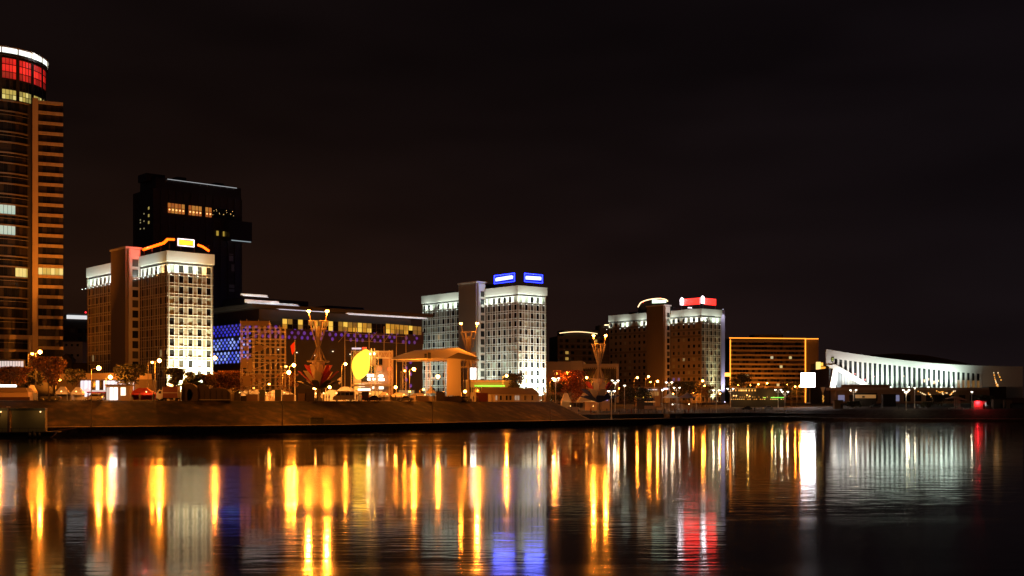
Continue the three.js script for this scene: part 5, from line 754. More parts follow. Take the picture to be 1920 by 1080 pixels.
// booths along the right bank
for (const [px, w, py, hgt, n, lab, col, extra] of [
  [1838, 23, 752.5, 14, 16, 'small pale booth with a red light on the right bank', [0.5, 0.42, 0.36], 'red'], [1872, 18, 749, 16, 24, 'dark shuttered booth right of the red-lit booth', [0.12, 0.1, 0.08], null], [1892, 12, 750, 15, 24, 'brown booth at the far right of the bank', [0.22, 0.17, 0.13], null],
  [1623, 41, 738, 10, 62, 'brown booth with an amber board in front of the white hall', [0.05, 0.045, 0.04], 'amber'], [1573, 16, 751, 9, 24, 'olive shed on the dark bank below the white hall', [0.16, 0.12, 0.05], null], [1668, 24, 740, 12, 58, 'dark container beside the booth with the amber board', [0.03, 0.03, 0.03], null],
]) { const L = loc(px, n), m = L.m, o = thing('booth', lab, 'booth', [L.x, L.h, L.z], 0), t = yOf(py, L.d) - L.h, W = w * m; const t2 = Math.max(t, 2.2); box(o, 'body', std(...col), W, t2, 2.6, 0, t2 / 2, -1.4); box(o, 'roof', std(col[0] * 0.5, col[1] * 0.5, col[2] * 0.5), W + 0.5, 0.25, 3.2, 0, t2 + 0.1, -1.4); box(o, 'door', M.darkWall, 0.8, 1.9, 0.1, W * 0.32, 0.95, -0.06); if (extra === 'red') { ball(o, 'red_lamp', glow(1, 0.02, 0.03, 12), 0.24, -W * 0.2, t2 - 0.45, 0.3); bar(o, 'lamp_stalk', M.darkSteel, [-W * 0.2, t2 - 0.45, -0.1], [-W * 0.2, t2 - 0.45, 0.25], 0.04); lampLight(o, -W * 0.2, t2 - 0.45, 0.3, [1, 0.02, 0.03], 90, 10); box(o, 'lit_window', glow(0.45, 0.42, 0.4), 0.5, 1.4, 0.1, W * 0.44, t2 * 0.62, 0); } if (extra === 'amber') { box(o, 'amber_board', glow(0.36, 0.16, 0.04, 0.8), W * 0.94, 1.6, 0.1, 0, t2 - 1.3, 0).name = 'amber_sign_board'; box(o, 'board_figure', M.darkWall, 1.2, 0.8, 0.05, -W * 0.1, t2 - 1.5, 0.1); } }
{ const L = loc(1793, 16), m = L.m, o = thing('picnic_canopy', 'small canopy with a pale slanting roof on the right bank', 'canopy', [L.x, L.h, L.z], 0), h = yOf(748, L.d) - L.h; slab(o, 'roof', std(0.6, 0.55, 0.5), [[-19 * m, h + 0.2], [-4 * m, h + 1.0], [2 * m, h + 0.9], [18 * m, h - 0.4], [17 * m, h - 0.6], [0, h + 0.3], [-18 * m, h]], 3, -1.5); for (const x of [-2, 5]) for (const z of [-1, 1]) bar(o, 'leg', M.offwhite, [x * m, 0, z], [x * m, h + 0.4, z], 0.09); box(o, 'bench', M.offwhite, 22 * m, 0.15, 0.6, 0, 0.45, 0); box(o, 'bench_leg', M.offwhite, 0.2, 0.4, 0.5, -3, 0.2, 0); box(o, 'bench_leg', M.offwhite, 0.2, 0.4, 0.5, 3, 0.2, 0); }
{ const d = 590, o = thing('funnel_kiosk', 'pale funnel-shaped stand beside the screen mast', 'stand', [xOf(1543, d), 7.2, -d], 0), H = (py) => yOf(py, d) - 7.2, m = d / FOCAL; part(o, 'funnel', new THREE.CylinderGeometry(4.6 * m, 1.6 * m, H(726) - H(736), 16), std(0.6, 0.6, 0.57), [0, (H(726) + H(736)) / 2, 0]); part(o, 'stem', new THREE.CylinderGeometry(1.4 * m, 1.7 * m, H(736), 16), std(0.4, 0.3, 0.18), [0, H(736) / 2, 0]); for (let i = 0; i < 6; i++) ball(o, 'garland_lamp', glow(1.4, 0.7, 0.1), 0.22, Math.sin(i * 2) * 0.35, 1 + i * 0.55, 0.5); }
// festoons of small lamps hung on the trees by the hall
for (const [k, [x0, y0, x1, y1, cnt, lab]] of [[1722, 734, 1735, 740, 5, 'short festoon of warm bulbs under the hall podium, leftmost'], [1741, 737, 1748, 746, 6, 'festoon of warm bulbs falling under the hall podium'], [1757, 734, 1775, 736, 7, 'level festoon of warm bulbs under the hall podium'], [1766, 736, 1768, 742, 4, 'short hanging festoon under the hall podium'], [1780, 742, 1790, 733, 9, 'rising festoon of warm bulbs at the right of the podium'], [1866, 712, 1876, 736, 10, 'long festoon of amber bulbs on the dark end wall of the hall'], [1863, 700, 1868, 722, 6, 'sparse festoon of amber bulbs beside the long one on the hall end wall'], [1872, 700, 1876, 712, 4, 'short upper festoon on the hall end wall']].entries()) {
  const d = k < 5 ? 585 : 592, o = thing('festoon', lab, 'string lights', [xOf(x0, d), yOf(y0, d), -d], 0), r = rng(200 + k); let p = [0, 0.3, -0.1]; for (let i = 0; i < cnt; i++) { const t = cnt > 1 ? i / (cnt - 1) : 0, q = [(x1 - x0) * t * d / FOCAL + (r() - 0.5) * 0.5, -(y1 - y0) * t * d / FOCAL + (r() - 0.5) * 0.6, 0]; bar(o, 'cord', M.darkSteel, p, [q[0], q[1], -0.1], 0.02); ball(o, 'bulb_lamp', pick(r, [glow(2, 0.85, 0.12), glow(1.5, 0.55, 0.06), glow(1.8, 1.2, 0.6)]), 0.2 + 0.12 * r(), ...q); p = [q[0], q[1], -0.1]; }
}

// ---------------------------------------------------------------- trees
const barkM = std(0.10, 0.075, 0.05, 0.95);
const leafTone = { rust: [0.20, 0.085, 0.022], ochre: [0.20, 0.12, 0.03], dark: [0.045, 0.05, 0.022], red: [0.34, 0.10, 0.035], green: [0.06, 0.075, 0.02] };
const leafMat = {}; for (const k in leafTone) leafMat[k] = new THREE.MeshPhysicalMaterial({ color: lin(...leafTone[k]), roughness: 1, transmission: 0.35, side: THREE.DoubleSide, vertexColors: true });
function tree(px, n, py, w, kind, leaves, label, seed, opts = {}) {
  const L = loc(px, n), h = yOf(py, L.d) - L.h, W = w * L.m / 2, o = thing(opts.name ?? 'tree', label, opts.cat ?? 'tree', [L.x, L.h, L.z], seed, opts.group ?? 'autumn trees on the plaza'), r = rng(seed * 77 + 5);
  const geos = [], tips = [], low = opts.low ?? 0.22;
  const limb = (a, b, r0, r1) => { const c = a.clone().lerp(b, 0.5).add(V((r() - 0.5) * 0.2, 0.1, (r() - 0.5) * 0.2).multiplyScalar(a.distanceTo(b) * 0.4)); const g = new THREE.TubeGeometry(new THREE.QuadraticBezierCurve3(a, c, b), 5, 1, 5); const p = g.attributes.position, cur = new THREE.QuadraticBezierCurve3(a, c, b); for (let i = 0; i <= 5; i++) { const q = cur.getPoint(i / 5), R = r0 + (r1 - r0) * i / 5; for (let j = 0; j <= 5; j++) { const k = i * 6 + j; p.setXYZ(k, q.x + (p.getX(k) - q.x) * R, q.y + (p.getY(k) - q.y) * R, q.z + (p.getZ(k) - q.z) * R); } } geos.push(g); };
  const top = V((r() - 0.5) * 0.6, h * 0.62, (r() - 0.5) * 0.6); limb(V(0, -0.2, 0), top, 0.05 * h * 0.5 + 0.06, 0.06);
  const N = opts.limbs ?? 9; for (let i = 0; i < N; i++) { const t = low + 0.1 + 0.5 * i / N, a = i * 2.4 + r(), s = V(top.x * t / 0.62, h * t, top.z * t / 0.62), R = W * (0.55 + 0.4 * r()), e = V(Math.cos(a) * R, Math.min(h * 0.95, h * (t + 0.16 + 0.26 * r())), Math.sin(a) * R); limb(s, e, 0.1, 0.03); tips.push(e); for (let k = 0; k < 4; k++) { const m = s.clone().lerp(e, 0.45 + 0.4 * r()), q = m.clone().add(V((r() - 0.5) * W, r() * W * 0.7, (r() - 0.5) * W)); q.y = Math.min(q.y, h); limb(m, q, 0.04, 0.015); tips.push(q); } }
  part(o, 'trunk', mergeGeometries(geos), barkM);
  const pos = [], col = [], nor = []; const s0 = opts.leaf ?? 0.34;
  for (let i = 0; i < leaves; i++) {
    const c = tips[Math.floor(r() * tips.length)], sp = W * 0.33, p = V(c.x + (r() + r() + r() - 1.5) * sp, c.y + (r() + r() + r() - 1.5) * sp * 0.8, c.z + (r() + r() + r() - 1.5) * sp); if (p.y < h * low || p.y > h * 1.03) continue;
    const u = V(r() - 0.5, r() - 0.5, r() - 0.5).normalize().multiplyScalar(s0 * (0.5 + 0.8 * r())), v = V(r() - 0.5, r() - 0.5, r() - 0.5).cross(u).normalize().multiplyScalar(s0 * 0.6), k = 0.65 + 0.7 * r(), kg = k * (0.85 + 0.3 * r());
    const A = p.clone().sub(u), B = p.clone().add(v), C = p.clone().add(u), D = p.clone().sub(v); for (const q of [A, B, C, A, C, D]) { pos.push(q.x, q.y, q.z); col.push(k, kg, k); }
  }
  const g = new THREE.BufferGeometry(); g.setAttribute('position', new THREE.Float32BufferAttribute(pos, 3)); g.setAttribute('color', new THREE.Float32BufferAttribute(col, 3)); g.computeVertexNormals(); part(o, 'crown', g, leafMat[kind]);
  return o;
}
for (const [i, [px, n, py, w, kind, leaves, lab, opts]] of [
  [18, 34, 690, 62, 'rust', 2600, 'sparse rusty tree at the far left before the white shop front', {}], [92, 30, 672, 54, 'rust', 3000, 'rust-coloured tree right of the lamp by the round tower', {}], [58, 46, 690, 40, 'dark', 2200, 'dark tree just left of the round tower lamp', {}], [142, 42, 694, 34, 'dark', 500, 'almost bare tree left of the bright kiosk', { limbs: 12 }],
  [245, 30, 686, 50, 'dark', 2600, 'dark tree behind the red gazebo', {}], [332, 30, 692, 34, 'dark', 1300, 'sparse dark tree against the white-lit hotel wall', {}], [362, 34, 700, 34, 'green', 1500, 'low olive bush at the foot of the white-lit wall', { low: 0.06, name: 'bush', cat: 'bush' }], [388, 34, 703, 30, 'ochre', 1500, 'low ochre bush at the right foot of the white-lit wall', { low: 0.06, name: 'bush', cat: 'bush' }],
  [428, 36, 697, 52, 'rust', 3000, 'rust-coloured tree left of the scaffold, under the blue dots', { low: 0.1 }], [466, 44, 704, 50, 'ochre', 2400, 'ochre tree behind the scaffold', { low: 0.1 }], [540, 46, 700, 34, 'rust', 1800, 'rusty tree right behind the scaffold lamp', { low: 0.1 }],
  [1066, 42, 697, 66, 'red', 5200, 'broad orange-red tree lit by lamps inside its crown', { low: 0.12 }], [1040, 40, 715, 26, 'dark', 1600, 'dark small tree left of the orange-red tree', { low: 0.1 }], [962, 60, 702, 36, 'dark', 1800, 'dark tree right of the bright lamp before the middle hotel', {}],
  [1190, 50, 727, 54, 'dark', 2600, 'dark tree on the promenade behind the pale lamps', { low: 0.1 }], [1286, 80, 717, 60, 'dark', 3000, 'wide dark tree behind the peaked tents', { low: 0.1 }], [1325, 70, 722, 30, 'ochre', 1400, 'ochre tree at the foot of the yellow-lit hotel corner', { low: 0.1 }], [1388, 90, 702, 50, 'dark', 2800, 'dark tree between the distant hotel and the amber-outlined one', { low: 0.1 }], [1432, 78, 727, 30, 'rust', 1600, 'rusty tree below the lamps of the amber-outlined hotel', { low: 0.1 }],
  [1483, 70, 716, 40, 'dark', 2400, 'dark tree just left of the glaring screen', { low: 0.08 }], [1765, 60, 741, 40, 'dark', 1800, 'low dark tree before the podium of the white hall', { low: 0.05 }], [1845, 40, 742, 34, 'dark', 1800, 'low dark tree left of the dark booths', { low: 0.05 }], [1740, 20, 754, 22, 'dark', 1000, 'small dark shrub on the right bank', { low: 0.02, name: 'bush', cat: 'bush' }], [1600, 26, 753, 26, 'dark', 1200, 'dark shrub below the brown booth', { low: 0.02, name: 'bush', cat: 'bush' }],
].entries()) tree(px, n, py, w, kind, leaves, lab, i + 1, opts);

// ---------------------------------------------------------------- vehicles
function wheel(o, x, z, r) { const w = part(o, 'wheel', new THREE.CylinderGeometry(r, r, 0.24, 18).rotateX(Math.PI / 2), M.rubber, [x, r, z]); part(w, 'rim', new THREE.CylinderGeometry(r * 0.58, r * 0.58, 0.26, 14).rotateX(Math.PI / 2), M.steel); }
function minibus(px, n, label, col, yaw) {
  const L = loc(px, n), o = thing('minibus', label, 'minibus', [L.x, L.h, L.z], yaw), paint = std(...col, 0.35), gl = std(0.02, 0.03, 0.02, 0.06), pale = std(0.08, 0.1, 0.04, 0.1);
  slab(o, 'body', paint, [[-2.75, 0.42], [2.6, 0.42], [2.65, 1.2], [2.62, 2.3], [2.5, 2.55], [-1.25, 2.6], [-1.5, 2.5], [-2.05, 1.5], [-2.65, 1.28], [-2.8, 0.9]], 1.84, -0.92, [], 0.05);
  slab(o, 'windscreen', gl, [[-2.08, 1.52], [-1.56, 2.44], [-1.48, 2.44], [-1.98, 1.52]], 1.6, -0.8);
  for (const s of [-1, 1]) { slab(o, 'front_window', pale, [[-1.9, 1.5], [-0.95, 1.5], [-0.95, 2.3], [-1.5, 2.3]], 0.03, s * 0.98 - 0.015); for (const [a, b] of [[-0.75, 0.2], [0.35, 1.3], [1.45, 2.4]]) box(o, 'side_window', a > 0 ? gl : pale, b - a, 0.78, 0.03, (a + b) / 2, 1.92, s * 0.985); box(o, 'mirror', M.rubber, 0.14, 0.28, 0.2, -1.95, 1.6, s * 1.12); box(o, 'headlight', std(0.6, 0.6, 0.58, 0.1), 0.1, 0.22, 0.34, -2.8, 1.0, s * 0.68); box(o, 'tail_lamp', M.red, 0.08, 0.5, 0.16, 2.7, 1.2, s * 0.82); box(o, 'door_seam', M.rubber, 0.03, 1.9, 0.02, -0.85, 1.45, s * 0.975); wheel(o, -1.85, s * 0.82, 0.36); wheel(o, 1.75, s * 0.82, 0.36); }
  box(o, 'front_bumper', M.rubber, 0.2, 0.3, 1.8, -2.8, 0.5, 0); box(o, 'rear_bumper', M.rubber, 0.16, 0.25, 1.8, 2.72, 0.5, 0); box(o, 'grille', M.rubber, 0.06, 0.22, 0.8, -2.83, 0.95, 0);
}
minibus(645, 18.6, 'silver minibus parked on top of the bank beside the flower column', [0.42, 0.38, 0.34], 0.15); minibus(681, 19.4, 'dark minibus parked end-on right of the silver one', [0.05, 0.045, 0.045], -1.25);
{ const L = loc(318, 20), o = thing('box_truck', 'box truck with a brown body and pale cab beside the red gazebo', 'truck', [L.x, L.h, L.z], 0.05), bodyM = std(0.20, 0.055, 0.035, 0.6), cab = std(0.6, 0.55, 0.5, 0.4);
  part(o, 'cargo_box', boxUV(3.6, 2.7, 2.3), bodyM, [0.4, 2.0, 0]); box(o, 'box_rail', M.offwhite, 3.62, 0.12, 2.34, 0.4, 1.85, 0); for (const x of [-1.36, 2.16]) box(o, 'box_corner', M.offwhite, 0.1, 2.7, 2.34, x, 2.0, 0); slab(o, 'cab', cab, [[-2.85, 0.5], [-1.5, 0.5], [-1.5, 2.5], [-2.3, 2.5], [-2.8, 1.7]], 2, -1, [], 0.04); slab(o, 'windscreen', M.blackGlass, [[-2.82, 1.72], [-2.4, 2.4], [-2.46, 2.42], [-2.9, 1.75]], 1.7, -0.85); for (const s of [-1, 1]) { box(o, 'door_window', M.blackGlass, 0.6, 0.6, 0.04, -2, 1.95, s * 1.05); box(o, 'headlight', glow(1, 0.85, 0.6, 1.2), 0.06, 0.2, 0.3, -2.9, 0.9, s * 0.7); wheel(o, -2.1, s * 0.85, 0.42); wheel(o, 1.3, s * 0.85, 0.42); } box(o, 'chassis', M.rubber, 5, 0.25, 1.2, -0.2, 0.55, 0); box(o, 'bumper', M.rubber, 0.2, 0.3, 2, -2.9, 0.5, 0); }
{ // dark arch and covered stage set
  const L = loc(355, 19), m = L.m, o = thing('inflatable_arch', 'dark D-shaped arch lying beside the box truck', 'arch', [L.x, L.h, L.z], 0), H = (py) => yOf(py, L.d) - L.h, X = (px) => (px - 355) * m, dk = std(0.05, 0.035, 0.025, 0.7);
  const outer = [[-13, 752], [-13, 728], [-9, 722], [-2, 719], [6, 721], [12, 727], [14, 735], [14, 752]].map(([a, b]) => [a * m, H(b)]), inner = [[-4, 751], [-4, 733], [-1, 729], [3, 731], [7, 738], [5, 746], [1, 751]].map(([a, b]) => [a * m, H(b)]);
  slab(o, 'arch_shell', dk, outer, 2.2, -2.4, [inner], 0.12); box(o, 'rear_panel', M.darkWall, 30 * m, H(720), 0.3, -6 * m, H(720) / 2, -3);
  const c = thing('covered_platform', 'long dark tarpaulin-covered platform right of the D-shaped arch', 'platform', [xOf(402, L.d), L.h, -(L.d + 1)], 0); slab(c, 'tarpaulin', dk, [[-33 * m, 0], [28 * m, 0], [28 * m, H(738)], [22 * m, H(731)], [6 * m, H(728)], [-12 * m, H(729)], [-14 * m, H(724)], [-30 * m, H(722)], [-33 * m, H(724)]], 4, -4, [], 0.1); for (let i = 0; i < 5; i++) box(c, 'tarp_strap', M.rubber, 0.12, H(732), 0.1, (-20 + i * 11) * m, H(732) / 2, 0.14); box(c, 'skid_rail', M.steel, 58 * m, 0.1, 0.1, -2 * m, 0.25, 0.2);
}
for (const [px, w, h, n, lab, col] of [[445, 10, 15, 18.4, 'tall dark cabinet right of the covered platform', [0.07, 0.06, 0.05]], [456, 10, 9, 18.6, 'low black flight case left of the scaffold foot', [0.03, 0.025, 0.02]], [472, 22, 12, 18.8, 'brown crate wall at the scaffold foot', [0.2, 0.13, 0.08]], [491, 10, 12, 24, 'green cabinet standing on crates under the scaffold, left one', [0.1, 0.12, 0.07]], [521, 11, 13, 24, 'green cabinet standing on crates under the scaffold, right one', [0.1, 0.12, 0.07]], [540, 22, 12, 18.6, 'brown crate wall right of the scaffold foot', [0.17, 0.11, 0.07]], [572, 34, 22, 18.8, 'dark site container left of the flower column foot', [0.045, 0.035, 0.04]], [565, 12, 14, 18.2, 'brown panel leaning on the dark site container', [0.16, 0.1, 0.06]], [846, 40, 9, 18.6, 'long low dark road case under the banner wall', [0.05, 0.035, 0.03]], [793, 22, 10, 18.4, 'brown counter left of the stage truss', [0.2, 0.13, 0.08]], [826, 16, 18, 20, 'dark mixing booth right of the stage truss', [0.06, 0.045, 0.035]], [904, 22, 16, 19, 'dark red container beside the petal-less flower column', [0.16, 0.035, 0.025]], [1027, 12, 13, 26, 'orange crate right of the long pavilion', [0.4, 0.26, 0.16]], [1075, 20, 10, 24, 'pale counter under the orange tree', [0.4, 0.28, 0.2]]]) {
  const L = loc(px, n), o = thing('site_container', lab, 'container', [L.x, L.h, L.z], 0.08), W = w * L.m, H = h * L.m, c = std(...col, 0.7), stacked = n === 24 && px < 530;
  if (stacked) { box(o, 'plinth', std(0.12, 0.09, 0.06), W, 1.0, 1.4, 0, 0.5, -0.8); } const y0 = stacked ? 1.0 : 0; part(o, 'body', boxUV(W, H, 1.6), c, [0, y0 + H / 2, -0.8]); box(o, 'lid', std(col[0] * 0.7, col[1] * 0.7, col[2] * 0.7), W + 0.08, 0.08, 1.7, 0, y0 + H + 0.04, -0.8); for (let i = 0; i < Math.max(2, Math.round(W / 0.9)); i++) box(o, 'rib', c, 0.07, H * 0.9, 0.06, -W / 2 + (i + 0.5) * W / Math.max(2, Math.round(W / 0.9)), y0 + H / 2, 0.03);
}
{ const L = loc(594, 2.4), o = thing('utility_cabinet', 'squat green utility cabinet on the quay walkway', 'cabinet', [L.x, L.h, L.z], 0.4), g = std(0.09, 0.10, 0.055, 0.7), W = 26 * L.m; for (const s of [-1, 1]) part(o, 'door_leaf', boxUV(W / 2 - 0.06, 1.45, 0.9), g, [s * W / 4, 0.85, 0]); box(o, 'lid', std(0.07, 0.08, 0.05), W + 0.1, 0.08, 1.0, 0, 1.62, 0); box(o, 'plinth', M.concrete, W, 0.14, 0.92, 0, 0.07, 0); for (const s of [-1, 1]) box(o, 'handle', M.steel, 0.04, 0.22, 0.05, s * 0.12, 0.95, 0.48); }
// ---------------------------------------------------------------- flags
for (const [px, py, n, lab, col, side] of [[553, 638, 40, 'tall flagpole with a drooping red flag right of the scaffold', M.red, -1], [641, 704, 36, 'short pole with a pale pennant left of the egg pavilion', M.canvas, -1], [1019, 730, 24, 'furled pale feather banner right of the long pavilion', M.canvas, 1]]) {
  const L = loc(px, n), h = yOf(py, L.d) - L.h, o = thing('flagpole', lab, 'flag', [L.x, L.h, L.z], 0); bar(o, 'pole', M.offwhite, [0, 0, 0], [0, h, 0], 0.08, 0.05); ball(o, 'finial', M.offwhite, 0.12, 0, h, 0);
  const g = new THREE.PlaneGeometry(1, 1, 8, 10), p = g.attributes.position, big = px === 553; for (let i = 0; i < p.count; i++) { const u = p.getX(i) + 0.5, v = 0.5 - p.getY(i); const W = px === 1019 ? 0.7 : big ? 1.2 : 1.3, H = px === 1019 ? 2.6 : big ? 2.6 : 1.5; p.setXYZ(i, side * (0.08 + u * W * (0.55 + 0.4 * (1 - v))), h - 0.3 - v * H - u * (big ? 1.2 : 0.8), Math.sin(u * 7 + v * 3) * 0.14 * u); } g.computeVertexNormals(); const f = part(o, 'cloth', g, col.clone()); f.material.side = THREE.DoubleSide;
}
// ---------------------------------------------------------------- railings
function railing(n, px0, px1, label, h = 1.15, step = 2.6, dy = 0) {
  const o = thing('railing', label, 'railing', [0, 0, 0]), a = loc(px0, n), b = loc(px1, n); o.position.set(a.x, a.h + dy, a.z);
  const len = Math.hypot(b.x - a.x, b.d - a.d), k = Math.max(2, Math.round(len / step)); let prev = null;
  for (let i = 0; i <= k; i++) { const c = loc(px0 + (px1 - px0) * i / k, n), p = [c.x - a.x, c.h - a.h, c.z - a.z]; box(o, 'post', M.pole, 0.1, h, 0.1, p[0], p[1] + h / 2, p[2]); if (prev) for (const y of [h, h * 0.55, 0.2]) bar(o, 'rail', M.pole, [prev[0], prev[1] + y, prev[2]], [p[0], p[1] + y, p[2]], y === h ? 0.05 : 0.03); prev = p; }
}
railing(6.6, 1123, 1240, 'terrace railing from the retaining wall to the first peaked tent'); railing(6.6, 1240, 1318, 'terrace railing below the two peaked tents'); railing(6.6, 1320, 1400, 'terrace railing below the glowing cafe'); railing(6.6, 1400, 1484, 'terrace railing left of the glaring screen', 1.15, 3); railing(20, 1130, 1230, 'upper railing behind the terrace, below the bar counter'); railing(13, 1770, 1835, 'pale low railing on the right bank below the canopy', 1.0, 2.2); railing(13, 1560, 1700, 'low dark railing on the bank below the white hall', 1.0, 3.4);
{ const L = loc(1262, 3.2), o = thing('quay_steps', 'low concrete landing with a dark recess in the quay below the peaked tents', 'landing', [L.x, L.h, L.z], L.along); box(o, 'slab', M.paving, 9, 0.3, 2.4, 0, 1.35, 0); box(o, 'pier', M.paving, 0.6, 1.2, 2.2, 4.2, 0.6, 0); box(o, 'pier', M.paving, 0.6, 1.2, 2.2, -4.2, 0.6, 0); }
// ---------------------------------------------------------------- houseboat at the left edge
{
  const d = 238, o = thing('houseboat', 'olive houseboat with a dark roof moored at the left edge', 'boat', [xOf(36, d), 0, -d], 0.25), m = d / FOCAL, H = (py) => yOf(py, d), wallM = std(0.22, 0.19, 0.10, 0.8), dk = std(0.05, 0.055, 0.05, 0.7);
  slab(o, 'hull', std(0.07, 0.05, 0.04, 0.6), [[-8, 0.15], [-7.6, -0.35], [5.2, -0.35], [6.6, 0.5], [6.9, 1.0], [-8.2, 1.0]], 4, -2, [], 0.05); box(o, 'deck', std(0.14, 0.1, 0.07), 16.5, 0.14, 4.6, -0.6, 1.12, 0);
  part(o, 'cabin_wall', boxUV(6.2, H(769) - 1.2, 3.2), wallM, [1.9, (H(769) + 1.2) / 2, -0.2]); part(o, 'cabin_wall', boxUV(5.4, H(769) - 1.2, 3.2), wallM, [-4.6, (H(769) + 1.2) / 2, -0.2]); box(o, 'cabin_roof', dk, 12.6, 0.5, 3.8, -1.3, H(767.5), -0.2); bar(o, 'mast_post', std(0.1, 0.06, 0.05), [-1.75, 0.3, 1.7], [-1.75, H(763), 1.7], 0.22); box(o, 'post_cap', std(0.4, 0.25, 0.18), 0.6, 0.16, 0.6, -1.75, H(763), 1.7);
  for (const x of [-6, -3.8]) { const w = box(o, 'window', M.blackGlass, 1.2, 0.8, 0.08, x, H(777), 1.43); } for (let i = 0; i < 9; i++) bar(o, 'rail_post', M.darkSteel, [-7.6 + i * 1.6, 1.1, 2.2], [-7.6 + i * 1.6, 1.9, 2.2], 0.035); bar(o, 'hand_rail', M.darkSteel, [-7.6, 1.9, 2.2], [5.2, 1.9, 2.2], 0.04);
  for (const [x, rr] of [[-5.6, 0.75], [-3.9, 0.55], [2.3, 0.5], [3.2, 0.55], [4.1, 0.45]]) part(o, 'fender', US, std(0.3, 0.2, 0.12, 0.7), [x, 0.55, 2.2], [0, 0, 0.2], [rr * 0.55, rr, 0.3]); bar(o, 'mooring_pile', M.darkSteel, [2.9, -1, 2.6], [2.9, 1.4, 2.6], 0.1); ball(o, 'deck_lamp', glow(1, 0.62, 0.25, 3), 0.14, -2.9, H(772), 3.2); bar(o, 'lamp_bracket', M.darkSteel, [-2.9, H(770), 1.6], [-2.9, H(771), 3.2], 0.03); lampLight(o, -2.9, H(772), 3.2, [1, 0.5, 0.14], 5, 8); ball(o, 'deck_lamp', glow(1, 0.62, 0.25, 3), 0.14, 4.4, H(772), 3.6); bar(o, 'lamp_bracket', M.darkSteel, [4.4, H(770), 1.6], [4.4, H(771), 3.6], 0.03); lampLight(o, 4.4, H(772), 3.6, [1, 0.5, 0.14], 5, 8); bar(o, 'boarding_plank', std(0.2, 0.14, 0.09), [6.4, 1.2, 0], [10.4, 1.75, -3], 0.12);
}
// ---------------------------------------------------------------- people on the promenade and plaza
function bodyGeo(pose) { // one continuous skin from tapered bones
  const J = pose === 'sit' ? [[[0, 0.5, 0], [0, 0.98, 0.02], 0.15, 0.17], [[0, 1.05, 0.02], [0, 1.2, 0.03], 0.06, 0.055], [[0, 1.26, 0.05], [0, 1.34, 0.05], 0.105, 0.1], [[0.1, 0.5, 0], [0.13, 0.5, 0.42], 0.095, 0.07], [[0.13, 0.5, 0.42], [0.13, 0.06, 0.44], 0.065, 0.045], [[0.13, 0.05, 0.42], [0.14, 0.04, 0.6], 0.045, 0.035], [[-0.1, 0.5, 0], [-0.13, 0.5, 0.42], 0.095, 0.07], [[-0.13, 0.5, 0.42], [-0.13, 0.06, 0.4], 0.065, 0.045], [[-0.13, 0.05, 0.4], [-0.14, 0.04, 0.58], 0.045, 0.035], [[0.2, 0.98, 0], [0.25, 0.72, 0.08], 0.06, 0.045], [[0.25, 0.72, 0.08], [0.16, 0.6, 0.3], 0.045, 0.035], [[-0.2, 0.98, 0], [-0.25, 0.72, 0.08], 0.06, 0.045], [[-0.25, 0.72, 0.08], [-0.16, 0.6, 0.3], 0.045, 0.035]]
    : (() => { const s = pose === 'walk' ? 0.22 : 0.03; return [[[0, 0.92, 0], [0, 1.4, 0.01], 0.145, 0.165], [[0, 1.46, 0.01], [0, 1.58, 0.02], 0.06, 0.055], [[0, 1.63, 0.03], [0, 1.7, 0.03], 0.105, 0.1], [[0.09, 0.9, 0], [0.11, 0.5, s * 0.7], 0.09, 0.065], [[0.11, 0.5, s * 0.7], [0.11, 0.08, s * 0.5], 0.065, 0.045], [[0.11, 0.05, s * 0.5], [0.13, 0.04, s * 0.5 + 0.18], 0.045, 0.035], [[-0.09, 0.9, 0], [-0.11, 0.5, -s * 0.3], 0.09, 0.065], [[-0.11, 0.5, -s * 0.3], [-0.11, 0.08, -s], 0.065, 0.045], [[-0.11, 0.05, -s], [-0.13, 0.04, -s + 0.18], 0.045, 0.035], [[0.21, 1.4, 0], [0.27, 1.12, -s * 0.5], 0.06, 0.045], [[0.27, 1.12, -s * 0.5], [0.26, 0.84, 0.06], 0.045, 0.035], [[-0.21, 1.4, 0], [-0.27, 1.12, s * 0.5], 0.06, 0.045], [[-0.27, 1.12, s * 0.5], [-0.26, 0.84, 0.12], 0.045, 0.035]]; })();
  const R = 44, S = 0.95, mc = new MarchingCubes(R, M.canvas, false, false, 60000); mc.isolation = 0; const p = V(0, 0, 0), a = V(0, 0, 0), b = V(0, 0, 0), ab = V(0, 0, 0);
  for (let k = 0; k < R; k++) for (let j = 0; j < R; j++) for (let i = 0; i < R; i++) { p.set((i - R / 2) / (R / 2) * S * 0.45, (j - R / 2) / (R / 2) * S + 0.9, (k - R / 2) / (R / 2) * S * 0.8 + 0.1); let d = 9; for (const [A, B, r0, r1] of J) { a.set(...A); ab.set(...B).sub(a); const t = Math.min(1, Math.max(0, b.copy(p).sub(a).dot(ab) / ab.lengthSq())); const q = b.copy(a).addScaledVector(ab, t).distanceTo(p) - (r0 + (r1 - r0) * t), h = Math.max(0.05 - Math.abs(d - q), 0) / 0.05; d = Math.min(d, q) - h * h * 0.05 * 0.25; } mc.field[i + j * R + k * R * R] = -d; }
  mc.update(); const n = mc.count, g = new THREE.BufferGeometry(), P = new Float32Array(mc.positionArray.slice(0, n * 3)); for (let i = 0; i < n; i++) { P[i * 3] *= S * 0.45; P[i * 3 + 1] = P[i * 3 + 1] * S + 0.9; P[i * 3 + 2] = P[i * 3 + 2] * S * 0.8 + 0.1; } g.setAttribute('position', new THREE.BufferAttribute(P, 3)); const w = mergeVertices(g, 1e-4); w.computeVertexNormals(); return w;
}
const bodies = { stand: bodyGeo('stand'), walk: bodyGeo('walk'), sit: bodyGeo('sit') }, hairM = std(0.02, 0.015, 0.012, 0.8);
